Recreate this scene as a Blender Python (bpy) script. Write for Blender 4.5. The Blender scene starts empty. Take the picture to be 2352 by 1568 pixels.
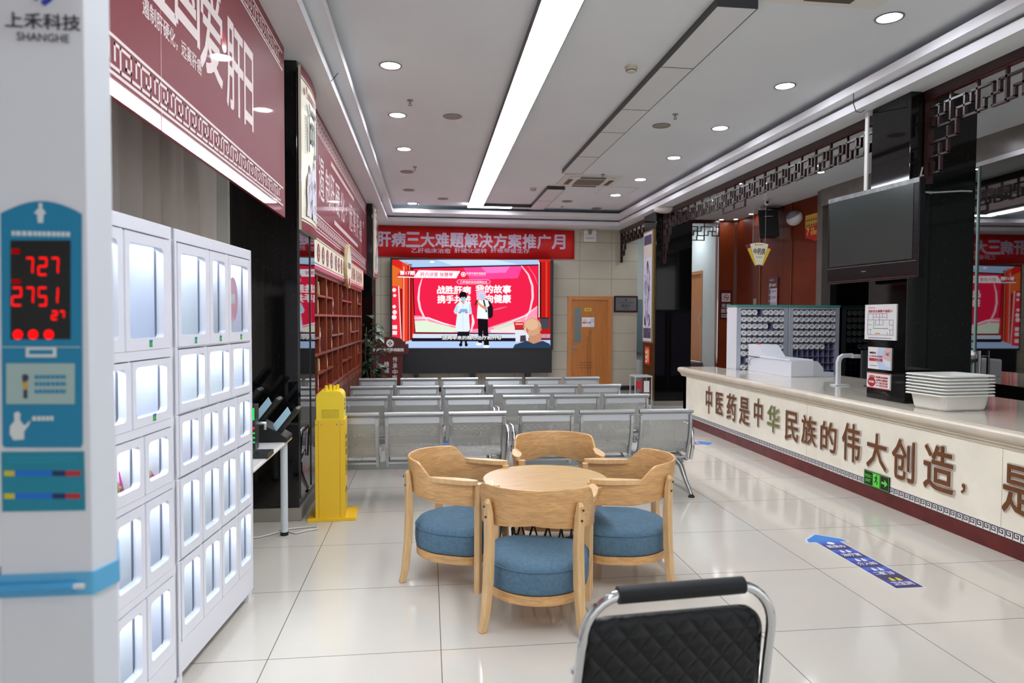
import bpy, math, random
from mathutils import Vector, Matrix, noise
random.seed(7)
SC = bpy.context.scene
COL = SC.collection
PI = math.pi

# ---------------------------------------------------------------- camera
H = 1.584                                   # eye height (m); image 2352x1568, 24 mm lens
_f = 1568.0
_fw = Vector((983-1176, 731-784, _f)).normalized()
_dn = (Vector((0, 1, 0)) - _fw*_fw.y).normalized()
_rt = _dn.cross(_fw)
RW = Matrix((_rt, _fw, -_dn))               # rows: world axes in camera coords
def ray(x, y):
    d = Vector((x-1176, y-784, _f)); return Vector((_rt.dot(d), _fw.dot(d), -_dn.dot(d)))
EYE = Vector((0, 0, H))
def pX(x, y, X): d = ray(x, y); return EYE + d*(X/d.x)      # point of a pixel on the plane x = X
def pY(x, y, Y): d = ray(x, y); return EYE + d*(Y/d.y)
def pZ(x, y, z): d = ray(x, y); return EYE + d*((z-H)/d.z)
cd = bpy.data.cameras.new('camera'); cam = bpy.data.objects.new('camera', cd); COL.objects.link(cam)
ex, ey, ez = ray(1177, 784)-ray(1176, 784), ray(1176, 783)-ray(1176, 784), -ray(1176, 784).normalized()
cam.matrix_world = Matrix(((ex.x, ey.x, ez.x, 0), (ex.y, ey.y, ez.y, 0), (ex.z, ey.z, ez.z, H), (0, 0, 0, 1)))
cd.lens = 24; cd.sensor_width = 36; cd.clip_start = .05; cd.clip_end = 100
cd.dof.use_dof = True; cd.dof.focus_distance = 5.0; cd.dof.aperture_fstop = 3.2
SC.camera = cam
# ---------------------------------------------------------------- world, exposure
w = bpy.data.worlds.new('world'); SC.world = w; w.use_nodes = True
w.node_tree.nodes['Background'].inputs[0].default_value = (.97, .98, 1, 1)
w.node_tree.nodes['Background'].inputs[1].default_value = WORLD = 1.3
vs = SC.view_settings; vs.view_transform = 'Standard'; vs.look = 'None'; vs.exposure = 0.0; vs.gamma = 1; vs.use_curve_mapping = False
cy = SC.cycles; cy.use_denoising = True; cy.max_bounces = 8; cy.diffuse_bounces = 6; cy.glossy_bounces = 4; cy.transparent_max_bounces = 12
cy.transmission_bounces = 4; cy.caustics_reflective = False; cy.caustics_refractive = False; cy.sample_clamp_indirect = 6
PANEL_L, DOWN_L, SPOT_R, LED_L, SCREEN_L = 25.0, 140.0, 40.0, 60.0, 1.1    # strengths of the strip light, downlights, dispensary spots, locker LEDs, screen

# ---------------------------------------------------------------- materials
def lin(c):
    return tuple((v/255/12.92 if v/255 <= .04045 else ((v/255+.055)/1.055)**2.4) for v in c) + (1,)
MATS = {}
def nd(t, typ, **k):
    n = t.nodes.new(typ)
    for a, b in k.items(): setattr(n, a, b)
    return n
def mat(name, col=(200, 200, 200), rough=.5, metal=0, emit=0, spec=.5, var=0, vscale=6, stretch=None, coat=0, bump=0, bscale=200, alpha=1, tr=0):
    if name in MATS: return MATS[name]
    m = bpy.data.materials.new(name); m.use_nodes = True; t = m.node_tree; b = t.nodes['Principled BSDF']
    c = lin(col)
    b.inputs['Base Color'].default_value = c; b.inputs['Roughness'].default_value = rough; b.inputs['Metallic'].default_value = metal
    b.inputs['Specular IOR Level'].default_value = spec; b.inputs['Coat Weight'].default_value = coat
    if tr: b.inputs['Transmission Weight'].default_value = tr
    if alpha < 1: b.inputs['Alpha'].default_value = alpha
    if emit:
        b.inputs['Emission Color'].default_value = c; b.inputs['Emission Strength'].default_value = emit
    if var or bump:
        tc = nd(t, 'ShaderNodeTexCoord'); mp = nd(t, 'ShaderNodeMapping'); t.links.new(tc.outputs['Object'], mp.inputs[0])
        if stretch: mp.inputs['Scale'].default_value = stretch
    if var:
        nz = nd(t, 'ShaderNodeTexNoise'); nz.inputs['Scale'].default_value = vscale; nz.inputs['Detail'].default_value = 4; nz.inputs['Distortion'].default_value = 1.5 if stretch else 0
        t.links.new(mp.outputs[0], nz.inputs['Vector'])
        mx = nd(t, 'ShaderNodeMix', data_type='RGBA')
        mx.inputs[6].default_value = tuple(v*(1-var) for v in c[:3])+(1,); mx.inputs[7].default_value = tuple(min(1, v*(1+var)) for v in c[:3])+(1,)
        rp = nd(t, 'ShaderNodeMapRange'); rp.inputs[1].default_value = .35; rp.inputs[2].default_value = .65
        t.links.new(nz.outputs[0], rp.inputs[0]); t.links.new(rp.outputs[0], mx.inputs[0]); t.links.new(mx.outputs[2], b.inputs['Base Color'])
    if bump:
        bz = nd(t, 'ShaderNodeTexNoise'); bz.inputs['Scale'].default_value = bscale; bz.inputs['Detail'].default_value = 2
        t.links.new(mp.outputs[0], bz.inputs['Vector'])
        bn = nd(t, 'ShaderNodeBump'); bn.inputs['Strength'].default_value = bump; bn.inputs['Distance'].default_value = .002
        t.links.new(bz.outputs[0], bn.inputs['Height']); t.links.new(bn.outputs[0], b.inputs['Normal'])
    MATS[name] = m
    return m
def glow(name, col, s):
    if name in MATS: return MATS[name]
    m = bpy.data.materials.new(name); m.use_nodes = True; t = m.node_tree; t.nodes.clear()
    e = nd(t, 'ShaderNodeEmission'); e.inputs[0].default_value = lin(col); e.inputs[1].default_value = s
    o = nd(t, 'ShaderNodeOutputMaterial'); t.links.new(e.outputs[0], o.inputs[0]); MATS[name] = m
    return m
def lined(name, col, dark, lines, rough, spec=.5, var=.03, vscale=1.5, coat=0):
    """a surface with thin joint lines: lines = [(axis, spacing, offset, half width)] in object coordinates"""
    m = mat(name, col, rough, 0, 0, spec, var, vscale, None, coat); t = m.node_tree; b = t.nodes['Principled BSDF']
    tc = nd(t, 'ShaderNodeTexCoord'); sp = nd(t, 'ShaderNodeSeparateXYZ'); t.links.new(tc.outputs['Object'], sp.inputs[0])
    def mth(op, a, v=None, k=None):
        n = nd(t, 'ShaderNodeMath', operation=op); t.links.new(a, n.inputs[0])
        if v is not None: n.inputs[1].default_value = v
        if k is not None: t.links.new(k, n.inputs[1])
        return n.outputs[0]
    acc = None
    for ax, sc, off, hw in lines:
        a = mth('ADD', sp.outputs[ax], -off + sc*50.5); a = mth('MODULO', a, sc); a = mth('SUBTRACT', a, sc/2); a = mth('ABSOLUTE', a); a = mth('LESS_THAN', a, hw)
        acc = a if acc is None else mth('MAXIMUM', acc, None, a)
    mx = nd(t, 'ShaderNodeMix', data_type='RGBA'); src = b.inputs['Base Color'].links[0].from_socket
    t.links.new(acc, mx.inputs[0]); t.links.new(src, mx.inputs[6]); mx.inputs[7].default_value = lin(dark); t.links.new(mx.outputs[2], b.inputs['Base Color'])
    return m
def granite(name, col, speck, rough=.06):
    m = mat(name, col, rough, spec=.5); t = m.node_tree; b = t.nodes['Principled BSDF']
    tc = nd(t, 'ShaderNodeTexCoord'); v = nd(t, 'ShaderNodeTexVoronoi'); v.inputs['Scale'].default_value = 38
    t.links.new(tc.outputs['Object'], v.inputs['Vector'])
    c1 = nd(t, 'ShaderNodeMath', operation='LESS_THAN'); c1.inputs[1].default_value = .07; t.links.new(v.outputs['Distance'], c1.inputs[0])
    mx = nd(t, 'ShaderNodeMix', data_type='RGBA'); mx.inputs[6].default_value = lin(col); mx.inputs[7].default_value = lin(speck)
    t.links.new(c1.outputs[0], mx.inputs[0]); t.links.new(mx.outputs[2], b.inputs['Base Color'])
    return m
def pane(name, tint, gloss=1.0):
    if name in MATS: return MATS[name]
    m = bpy.data.materials.new(name); m.use_nodes = True; t = m.node_tree; t.nodes.clear()
    o = nd(t, 'ShaderNodeOutputMaterial'); tr = nd(t, 'ShaderNodeBsdfTransparent'); tr.inputs[0].default_value = lin(tint)
    g = nd(t, 'ShaderNodeBsdfGlossy'); g.inputs['Roughness'].default_value = .02
    fr = nd(t, 'ShaderNodeFresnel'); fr.inputs[0].default_value = 1.5
    k = nd(t, 'ShaderNodeMath', operation='MULTIPLY'); k.inputs[1].default_value = gloss; t.links.new(fr.outputs[0], k.inputs[0])
    ge = nd(t, 'ShaderNodeNewGeometry'); k2 = nd(t, 'ShaderNodeMath', operation='MULTIPLY_ADD'); k2.inputs[1].default_value = -.5; k2.inputs[2].default_value = 1.5; t.links.new(ge.outputs['Backfacing'], k2.inputs[0]); t.links.new(k2.outputs[0], fr.inputs[0])
    mx = nd(t, 'ShaderNodeMixShader'); t.links.new(k.outputs[0], mx.inputs[0]); t.links.new(tr.outputs[0], mx.inputs[1]); t.links.new(g.outputs[0], mx.inputs[2])
    t.links.new(mx.outputs[0], o.inputs[0]); MATS[name] = m
    return m
def perforated():
    """steel sheet with round punched holes (UV in metres)"""
    m = mat('perforated_steel', (176, 178, 175), .48, .75); t = m.node_tree; b = t.nodes['Principled BSDF']; out = t.nodes['Material Output']
    uv = nd(t, 'ShaderNodeTexCoord'); sp = nd(t, 'ShaderNodeSeparateXYZ'); t.links.new(uv.outputs['UV'], sp.inputs[0])
    def mth(op, a, v):
        n = nd(t, 'ShaderNodeMath', operation=op); t.links.new(a, n.inputs[0])
        if isinstance(v, (int, float)): n.inputs[1].default_value = v
        else: t.links.new(v, n.inputs[1])
        return n.outputs[0]
    P = .0125
    def dots(ou, ov):
        a = mth('MULTIPLY', mth('SUBTRACT', mth('FRACT', mth('ADD', mth('DIVIDE', sp.outputs[0], P), ou+100.0), 0), .5), P)
        c = mth('MULTIPLY', mth('SUBTRACT', mth('FRACT', mth('ADD', mth('DIVIDE', sp.outputs[1], P*1.732), ov+100.0), 0), .5), P*1.732)
        return mth('LESS_THAN', mth('ADD', mth('MULTIPLY', a, a), mth('MULTIPLY', c, c)), .003**2)
    d = mth('MAXIMUM', dots(0, 0), dots(.5, .5))
    tr = nd(t, 'ShaderNodeBsdfTransparent'); mx = nd(t, 'ShaderNodeMixShader')
    t.links.new(d, mx.inputs[0]); t.links.new(b.outputs[0], mx.inputs[1]); t.links.new(tr.outputs[0], mx.inputs[2]); t.links.new(mx.outputs[0], out.inputs[0])
    return m

# ---------------------------------------------------------------- mesh helpers
GL = {}
def glyph(body, off):
    k = body
    if k not in GL:
        c = bpy.data.curves.new('t', 'FONT'); c.body = body; c.resolution_u = 2; c.extrude = .05
        o = bpy.data.objects.new('t', c); me = bpy.data.meshes.new_from_object(o)
        GL[k] = ([v.co.copy() for v in me.vertices], [tuple(p.vertices) for p in me.polygons])
        bpy.data.objects.remove(o); bpy.data.meshes.remove(me); bpy.data.curves.remove(c)
    return GL[k]
class MB:
    def __init__(s): s.v = []; s.f = []; s.m = []; s.mats = []; s.sm = []; s.uv = {}
    def mi(s, m):
        if m not in s.mats: s.mats.append(m)
        return s.mats.index(m)
    def add(s, vs, fs, m, smooth=False, uv=None):
        b = len(s.v); s.v += [Vector(p) for p in vs]; i = s.mi(m)
        for f in fs:
            if uv: s.uv[len(s.f)] = [uv[k] for k in f]
            s.f.append(tuple(b+k for k in f)); s.m.append(i); s.sm.append(smooth)
        return s
    def box(s, x0, x1, y0, y1, z0, z1, m):
        vs = [(x, y, z) for z in (z0, z1) for y in (y0, y1) for x in (x0, x1)]
        return s.add(vs, [(0, 2, 3, 1), (4, 5, 7, 6), (0, 1, 5, 4), (2, 6, 7, 3), (0, 4, 6, 2), (1, 3, 7, 5)], m)
    def obox(s, c, a, b, n, m):
        c, a, b, n = map(Vector, (c, a, b, n))
        vs = [c+a*i+b*j+n*k for k in (-.5, .5) for j in (-.5, .5) for i in (-.5, .5)]
        return s.add(vs, [(0, 2, 3, 1), (4, 5, 7, 6), (0, 1, 5, 4), (2, 6, 7, 3), (0, 4, 6, 2), (1, 3, 7, 5)], m)
    def prism(s, pts, d, m, smooth=False):
        """polygon (3-D points) pushed along vector d"""
        pts = [Vector(p) for p in pts]; d = Vector(d); n = len(pts)
        s.add(pts+[p+d for p in pts], [tuple(range(n))[::-1], tuple(range(n, 2*n))], m)
        return s.add(pts+[p+d for p in pts], [(i, (i+1) % n, n+(i+1) % n, n+i) for i in range(n)], m, smooth)
    def poly(s, pts, m): return s.add(pts, [tuple(range(len(pts)))], m)
    def tube(s, pts, r, m, n=8, closed=False):
        pts = [Vector(p) for p in pts]; k = len(pts); rings = []
        rr = r if isinstance(r, (list, tuple)) else [r]*k
        up = None
        for i, p in enumerate(pts):
            a = pts[(i-1) % k] if closed or i else p; b = pts[(i+1) % k] if closed or i < k-1 else p
            t = (b-a).normalized()
            if up is None: up = t.orthogonal().normalized()
            up = (up - t*up.dot(t)).normalized() if (up - t*up.dot(t)).length > 1e-4 else t.orthogonal().normalized()
            sd = t.cross(up)
            rings.append([p+up*math.cos(q*2*PI/n)*rr[i]+sd*math.sin(q*2*PI/n)*rr[i] for q in range(n)])
        vs = [q for g in rings for q in g]; fs = []
        for i in range(k if closed else k-1):
            j = (i+1) % k
            fs += [(i*n+q, i*n+(q+1) % n, j*n+(q+1) % n, j*n+q) for q in range(n)]
        s.add(vs, fs, m, True)
        if not closed: s.add(rings[0], [tuple(range(n))[::-1]], m); s.add(rings[-1], [tuple(range(n))], m)
        return s
    def sweep(s, pts, prof, m, up=(0, 0, 1), smooth=False):
        """closed 2-D profile (side, up) swept along points"""
        pts = [Vector(p) for p in pts]; up = Vector(up); n = len(prof); vs = []
        for i, p in enumerate(pts):
            t = (pts[min(i+1, len(pts)-1)]-pts[max(i-1, 0)]).normalized(); sd = t.cross(up).normalized()
            vs += [p+sd*a+up*b for a, b in prof]
        k = len(pts)
        s.add(vs, [(i*n+q, i*n+(q+1) % n, (i+1)*n+(q+1) % n, (i+1)*n+q) for i in range(k-1) for q in range(n)], m, smooth)
        return s.add(vs[:n]+vs[-n:], [tuple(range(n))[::-1], tuple(range(n, 2*n))], m)
    def lathe(s, prof, c, m, n=20, axis='z', smooth=True, cap=True):
        c = Vector(c); vs = []
        for r, h in prof:
            for q in range(n):
                a, b = r*math.cos(q*2*PI/n), r*math.sin(q*2*PI/n)
                vs.append(c + (Vector((a, b, h)) if axis == 'z' else Vector((a, h, b)) if axis == 'y' else Vector((h, a, b))))
        k = len(prof)
        s.add(vs, [(i*n+q, i*n+(q+1) % n, (i+1)*n+(q+1) % n, (i+1)*n+q) for i in range(k-1) for q in range(n)], m, smooth)
        return s.add(vs[:n]+vs[-n:], [tuple(range(n))[::-1], tuple(range(n, 2*n))], m) if cap else s
    def text(s, body, c, right, up, w, h, m, off=0.0, d=.0006, lift=0.0005):
        vs, fs = glyph(body, 0); c, right, up = Vector(c), Vector(right).normalized(), Vector(up).normalized(); nn = right.cross(up)
        x0, x1 = min(v.x for v in vs), max(v.x for v in vs); y0, y1 = min(v.y for v in vs), max(v.y for v in vs)
        sx = w/(x1-x0) if w else None; sy = h/(y1-y0) if h else sx
        sx = sx or sy
        e = off*.8; k0 = [(0, 0)] if off <= 0 else [(-e, -e), (e, -e), (e, e), (-e, e)]+([(e*1.4, 0), (-e*1.4, 0), (0, e*1.4), (0, -e*1.4)] if off > .015 else [])
        for j, (ax, ay) in enumerate(k0):      # emboldened by overlaid copies
            s.add([c+right*((v.x+ax-(x0+x1)/2)*sx)+up*((v.y+ay-(y0+y1)/2)*sy)+nn*(lift+d*(v.z/.1+.5)+j*1.2e-4) for v in vs], fs, m)
        return s
    def sphere(s, c, r, m, n=12, k=8, sq=(1, 1, 1), rough=0, seed=0):
        vs = []; c = Vector(c)
        for i in range(k+1):
            for q in range(n):
                p = Vector((math.sin(PI*i/k)*math.cos(2*PI*q/n), math.sin(PI*i/k)*math.sin(2*PI*q/n), math.cos(PI*i/k)))
                e = 1+rough*noise.noise(p*2.2+Vector((seed*3.1, seed, 0)))
                vs.append(c+Vector((p.x*sq[0], p.y*sq[1], p.z*sq[2]))*r*e)
        return s.add(vs, [(i*n+q, i*n+(q+1) % n, (i+1)*n+(q+1) % n, (i+1)*n+q) for i in range(k) for q in range(n)], m, True)
    def build(s, name, parent=None, bev=0, kind=None, seg=2):
        me = bpy.data.meshes.new(name); me.from_pydata([tuple(v) for v in s.v], [], s.f)
        for m in s.mats: me.materials.append(m)
        me.polygons.foreach_set('material_index', s.m); me.polygons.foreach_set('use_smooth', s.sm)
        if s.uv:
            l = me.uv_layers.new(name='UV').data
            for i, p in enumerate(me.polygons):
                if i in s.uv:
                    for li, q in zip(p.loop_indices, s.uv[i]): l[li].uv = q
        me.update()
        o = bpy.data.objects.new(name, me); COL.objects.link(o)
        if parent: o.parent = parent
        if bev:
            b = o.modifiers.new('bevel', 'BEVEL'); b.width = bev; b.segments = seg; b.limit_method = 'ANGLE'; b.angle_limit = .7
        if kind: o['kind'] = kind
        return o
def tag(o, label, cat, group=None, kind=None):
    o['label'] = label; o['category'] = cat
    if group: o['group'] = group
    if kind: o['kind'] = kind
    return o
def thing(name, label, cat, loc=(0, 0, 0), rz=0, group=None):
    o = bpy.data.objects.new(name, None); COL.objects.link(o); o.location = loc; o.rotation_euler = (0, 0, rz); o.empty_display_size = .1
    return tag(o, label, cat, group)
def clone(root, loc, rz=0, label=None, group=None):
    r = root.copy(); COL.objects.link(r); r.location = loc; r.rotation_euler = (0, 0, rz)
    if label: r['label'] = label
    if group: r['group'] = group
    for ch in root.children:
        c = ch.copy(); COL.objects.link(c); c.parent = r
        for g in ch.children:
            d = g.copy(); COL.objects.link(d); d.parent = c
    return r
def ORD(i): return ['first', 'second', 'third', 'fourth', 'fifth', 'sixth', 'seventh', 'eighth', 'ninth', 'tenth', 'eleventh', 'twelfth'][i]
def circle(c, a, b, r, n=20, t0=0, t1=2*PI):
    c, a, b = Vector(c), Vector(a), Vector(b); full = abs(t1-t0-2*PI) < 1e-6
    return [c+a*(r*math.cos(t0+(t1-t0)*i/(n if full else n-1)))+b*(r*math.sin(t0+(t1-t0)*i/(n if full else n-1))) for i in range(n)]
def dashes(mb, c, right, up, w, h, rows, m, fill=.55):
    """rows of tiny illegible print"""
    c, right, up = Vector(c), Vector(right), Vector(up); rh = h/rows
    for r in range(rows):
        x = -w/2
        while x < w/2-.01*w:
            l = min(w/2-x, rh*fill*random.uniform(.75, 1.1))
            mb.obox(c+right*(x+l/2)+up*(h/2-(r+.5)*rh), right*l*.86, up*rh*fill, right.cross(up)*.0006, m); x += l*1.12

# common materials
WHITE = mat('white_paint', (230, 236, 242), .65, var=.02, vscale=1)
TRIMW = mat('trim_white', (232, 232, 238), .4)
BLACKG = granite('black_granite', (13, 12, 12), (120, 122, 130), .05)
CHROME = mat('chrome', (205, 207, 210), .12, 1.0)
STEEL = mat('brushed_steel', (170, 172, 174), .32, 1.0)
DARK = mat('dark_plastic', (22, 22, 25), .4)
BLACK = mat('black_gloss', (10, 10, 12), .12)
RED = mat('sign_red', (122, 26, 42), .5, coat=.4, spec=.12)
CREAM = mat('cream_print', (236, 231, 205), .45, coat=.3)
PINKW = mat('pale_print', (226, 208, 206), .5, coat=.3)
PAPER = mat('white_print', (232, 232, 232), .35)
INK = mat('ink_print', (52, 52, 60), .5)
MAROON = mat('maroon_print', (112, 22, 34), .4)
LATT = mat('dark_redwood', (46, 20, 20), .3, var=.2, vscale=8)
RUBBER = mat('rubber', (18, 18, 18), .6)
ORANGEW = mat('door_veneer', (186, 118, 60), .35, var=.1, vscale=3, stretch=(8, 8, .6))
OAK = mat('light_ash', (206, 160, 106), .32, var=.16, vscale=4, stretch=(2, 2, 14))
OAKV = mat('light_ash_upright', (216, 178, 128), .35, var=.1, vscale=4, stretch=(14, 14, 1.5))
OAKT = mat('light_ash_top', (196, 162, 112), .3, var=.12, vscale=3, stretch=(2, 16, 2))
R, U = Vector((1, 0, 0)), Vector((0, 0, 1))          # sign facing the entrance (-y): right +x
RL, RR = Vector((0, 1, 0)), Vector((0, -1, 0))       # sign on the left wall facing +x: right +y; on the right wall facing -x: right -y
# ================================================================ the setting
ZS, ZU, ZC, YB = 3.554, 3.664, 3.814, 14.8         # soffit, upper step, main ceiling, back wall
FLOOR = lined('floor_tile', (200, 195, 185), (104, 100, 94), [(0, .8, .062, .0022), (1, .8, .03, .0022)], .09, .5, .03, 1.2)
f = MB().box(-2.2, 9, -5, 26, -.12, 0, FLOOR).build('floor', kind='structure')
c = MB(); c.box(-2.2, 6.4, -5, 15, ZC, ZC+.1, WHITE); c.build('ceiling', kind='structure')
# two stepped boards round the main ceiling, each with a lip and a dark trough behind it
def board(name, xl, xr, yb, z, lip, t):
    m = MB()
    m.box(-1.9, xl, -5, yb, z, z+t, WHITE); m.box(xr, 6.3, -5, yb, z, z+t, WHITE); m.box(-1.9, 6.3, yb, YB+.1, z, z+t, WHITE)
    m.box(xl-.012, xl+.004, -5, yb+.004, z-.001, z+lip, TRIMW); m.box(xr-.004, xr+.012, -5, yb+.004, z-.001, z+lip, TRIMW)
    m.box(xl-.012, xr+.012, yb-.004, yb+.012, z-.001, z+lip, TRIMW)
    return m.build(name, kind='structure')
board('trim_1', -.81, 3.99, 14.1, ZS, .078, .02); board('trim_2', -.69, 3.87, 13.66, ZU, .075, .02)
m = MB(); m.box(-1.92, -1.9, -5, YB, 3.4, ZC, WHITE); m.box(-1.0, -.985, -5, YB, ZS+.02, ZC, WHITE); m.box(4.4, 4.42, -5, YB, ZS+.02, ZC, WHITE); m.box(-1, 4.4, 14.3, 14.32, ZS+.02, ZC, WHITE)
m.build('trim_3', kind='structure')
STONE = lined('stone_panel', (188, 181, 164), (118, 112, 100), [(2, .4, .07, .004), (0, .72, .44, .004)], .35, .4, .05, 2)
MB().box(-2.0, 4.63, YB, YB+.15, 0, ZS, STONE).build('wall_back', kind='structure')
MB().box(-2.0, 4.63, YB-.02, YB, 0, .1, mat('skirting_dark', (38, 32, 30), .4)).build('baseboard_back', kind='structure')
WALLW = mat('plaster', (205, 205, 200), .7, var=.02)
MB().box(-1.95, -1.78, -5, 5.4, 0, 3.6, WALLW).box(-1.95, -1.5, 5.4, YB, 0, 3.6, WALLW).build('wall_left', kind='structure')
# right side: timber panelling, stone pier, glass shopfront; hall behind the lattice
WOODP = lined('red_timber_panel', (112, 42, 18), (60, 22, 10), [(1, 1.1, .2, .006)], .4, .2, .14, 1.2)
MB().box(6.1, 6.25, 9.9, 13.15, 0, ZS, WOODP).build('wall_right', kind='structure')
WOODQ = mat('red_timber_end', (134, 58, 24), .3, var=.14, vscale=1.2)
MB().box(5.755, 6.25, 13.05, 13.2, 0, ZS, WOODQ).build('wall_hall_end', kind='structure')
m = MB()
for x, y in ((5.75, 13.04), (6.09, 13.04)): m.box(x-.012, x+.012, y-.012, y+.012, 0, ZS, CHROME)
for y in (12.0, 10.9): m.box(6.085, 6.1, y-.01, y+.01, 0, ZS, mat('brass_strip', (150, 120, 80), .3, 1))
m.build('trim_4', kind='structure')
PALE = mat('pale_plaster', (206, 216, 216), .7, var=.02)
MB().box(5.75, 5.82, 13.2, 13.84, .6, ZS, PALE).box(5.75, 5.82, 13.84, 14.65, 2.59, ZS, PALE).box(5.75, 5.82, 14.65, 19, .6, ZS, PALE).build('wall_hall_right', kind='structure')
MB().box(4.4, 7.2, 18.9, 19, 0, ZS, PALE).build('wall_hall_back', kind='structure')
MB().box(4.63, 4.7, 16.4, 19, 0, ZS, mat('pale_blue_plaster', (176, 192, 198), .7)).box(4.6, 5.83, 15.6, 15.7, 2.05, ZS, PALE).build('wall_hall_left', kind='structure')
MB().box(4.4, 6.3, 15.0, 19, ZS-.02, ZS+.05, WHITE).build('trim_5', kind='structure')
m = MB(); m.box(4.72, 5.82, 13.76, 18.9, 0, .67, mat('landing_stone', (92, 92, 90), .4)); m.box(4.72, 5.82, 13.48, 13.76, 0, .45, mat('landing_stone')); m.box(4.72, 5.82, 13.2, 13.48, 0, .22, mat('landing_stone'))
m.build('trim_6', kind='structure')
d2 = MB().box(5.74, 5.8, 13.83, 13.89, .68, 2.62, ORANGEW).box(5.74, 5.8, 14.6, 14.66, .68, 2.62, ORANGEW).box(5.74, 5.8, 13.891, 14.599, 2.55, 2.62, ORANGEW).build('door_2', kind='structure')
MB().box(5.78, 5.81, 13.89, 14.6, .68, 2.55, ORANGEW).build('door_leaf', d2)
MB().box(5.755, 5.78, 13.95, 13.98, 1.5, 1.68, STEEL).box(5.73, 5.755, 13.95, 14.05, 1.6, 1.615, STEEL).build('door_handle', d2)
# columns of polished black granite
def column(name, x0, x1, y0, y1, z0, base):
    m = MB(); m.box(x0, x1, y0, y1, z0, ZS, BLACKG)
    if base: m.box(x0-.02, x1+.02, y0-.02, y1+.02, 0, base, mat('plinth_stone', (150, 146, 138), .4)); 
    return m.build(name, bev=.004, kind='structure')
column('column_left', -1.78, -1.0, 5.46, 6.22, .1, .1); column('column_left', -1.78, -.95, 12.02, 12.75, 0, 0)
column('column_right', 4.13, 4.82, 12.1, 12.8, .08, .08); column('column_right', 4.13, 4.76, 5.48, 6.0, .857, 0)
# polished side of the near left column: dark glass in a thin frame
m = MB(); m.box(-1.0, -.992, 5.5, 6.2, .16, 2.5, mat('mirror_black', (8, 8, 9), .02, spec=1.0)); m.box(-1.0, -.985, 5.95, 5.965, .16, 2.5, BLACK)
m.build('trim_7', kind='structure')
# glass shopfront on the right
GLASS = pane('shopfront_glass', (86, 112, 110), 5.0)
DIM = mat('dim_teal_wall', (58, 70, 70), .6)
m = MB(); m.prism([(5.747, 2.2, 0), (5.759, 2.2, 0), (6.015, 8.28, 0), (6.003, 8.28, 0)], (0, 0, 3.3), GLASS); m.prism([(6.003, 8.29, 0), (6.015, 8.29, 0), (6.075, 9.72, 0), (6.063, 9.72, 0)], (0, 0, 3.3), pane('sidelight_glass', (86, 112, 110), .8)); w1 = m.build('window_1', kind='structure')
m = MB()
for y in (8.3, 8.27, 6.79, 5.2, 3.6, 2.2): xx = 5.94+.042*(y-6.8); m.box(xx-.012, xx+.024, y-.01, y+.01, 0, 3.3, mat('clear_edge', (150, 176, 172), .2))
m.build('glass_edge', w1)
m = MB(); m.box(5.9, 6.2, 2.2, 9.75, 3.3, ZS, mat('lintel_grey', (120, 116, 112), .25, var=.08)); m.prism([(5.72, 2.2, 3.25), (5.79, 2.2, 3.25), (6.1, 9.72, 3.25), (6.035, 9.72, 3.25)], (0, 0, .05), STEEL); m.build('trim_8', kind='structure')
MB().box(5.94, 6.25, 9.76, 9.9, 0, ZS, mat('pier_stone', (104, 96, 90), .35, var=.08)).build('column_right', kind='structure')
MB().box(8.0, 8.1, 2, 11.5, 0, ZS, DIM).box(6.2, 8.1, 11.4, 11.5, 0, ZS, DIM).build('wall_side_room', kind='structure')
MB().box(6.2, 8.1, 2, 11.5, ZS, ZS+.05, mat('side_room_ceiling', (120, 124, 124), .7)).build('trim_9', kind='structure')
# ---- ceiling fittings
LIT = glow('led_panel_lit', (244, 248, 255), PANEL_L); OFF = mat('led_panel_off', (222, 226, 230), .5)
ALU = mat('dark_aluminium', (52, 55, 60), .4)
ZP = 3.754
PV = [.5, 1.73, 2.93, 4.13, 5.33, 6.53, 7.73, 8.9, 10.1, 11.3, 12.4, 13.2]
def led_strip(name, label, x0, x1, cuts, lit):
    t = thing(name, label, 'ceiling light', ((x0+x1)/2, cuts[0], ZP)); hw = (x1-x0)/2; o = cuts[0]
    m = MB(); e = .006
    for a, b in zip(cuts[:-1], cuts[1:]):
        for s in (-1, 1): m.box(s*hw-(e if s > 0 else 0), s*hw+(0 if s > 0 else e), a-o, b-o, 0, ZC-ZP, ALU)
        m.box(-hw, hw, a-o, a-o+.004, 0, .03, ALU)
    m.box(-hw, hw, -.004, .004, 0, ZC-ZP, ALU); m.box(-hw, hw, cuts[-1]-o-.004, cuts[-1]-o+.004, 0, ZC-ZP, ALU); m.build('housing', t)
    for i, (a, b) in enumerate(zip(cuts[:-1], cuts[1:])):
        MB().box(-hw+e, hw-e, a-o+.005, b-o-.003, .002, .02, LIT if lit else OFF).build('diffuser', t)
    return t
led_strip('linear_light', 'long bright white LED strip light running down the ceiling', .764, 1.06, PV, True)
led_strip('linear_light', 'long dark-framed ceiling strip of switched-off panels', 1.988, 2.288, [4.6, 5.756, 6.955, 7.83, 9.04, 10.1], False)
led_strip('linear_light', 'short dark-framed switched-off ceiling strip beyond the air conditioner', 1.988, 2.288, [11.37, 12.5, 13.5], False)
t = thing('linear_light', 'lit cross strip joining the long LED strip at the far end', 'ceiling light', (1.07, 13.36, ZP))
m = MB(); m.box(-.3, .93, -.1, -.094, 0, ZC-ZP, ALU); m.box(-.3, .93, .1, .106, 0, ZC-ZP, ALU); m.build('housing', t)
MB().box(-.3, .55, -.09, .1, .002, .02, LIT).build('diffuser', t); MB().box(.556, .92, -.09, .1, .002, .02, OFF).build('diffuser', t)
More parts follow.
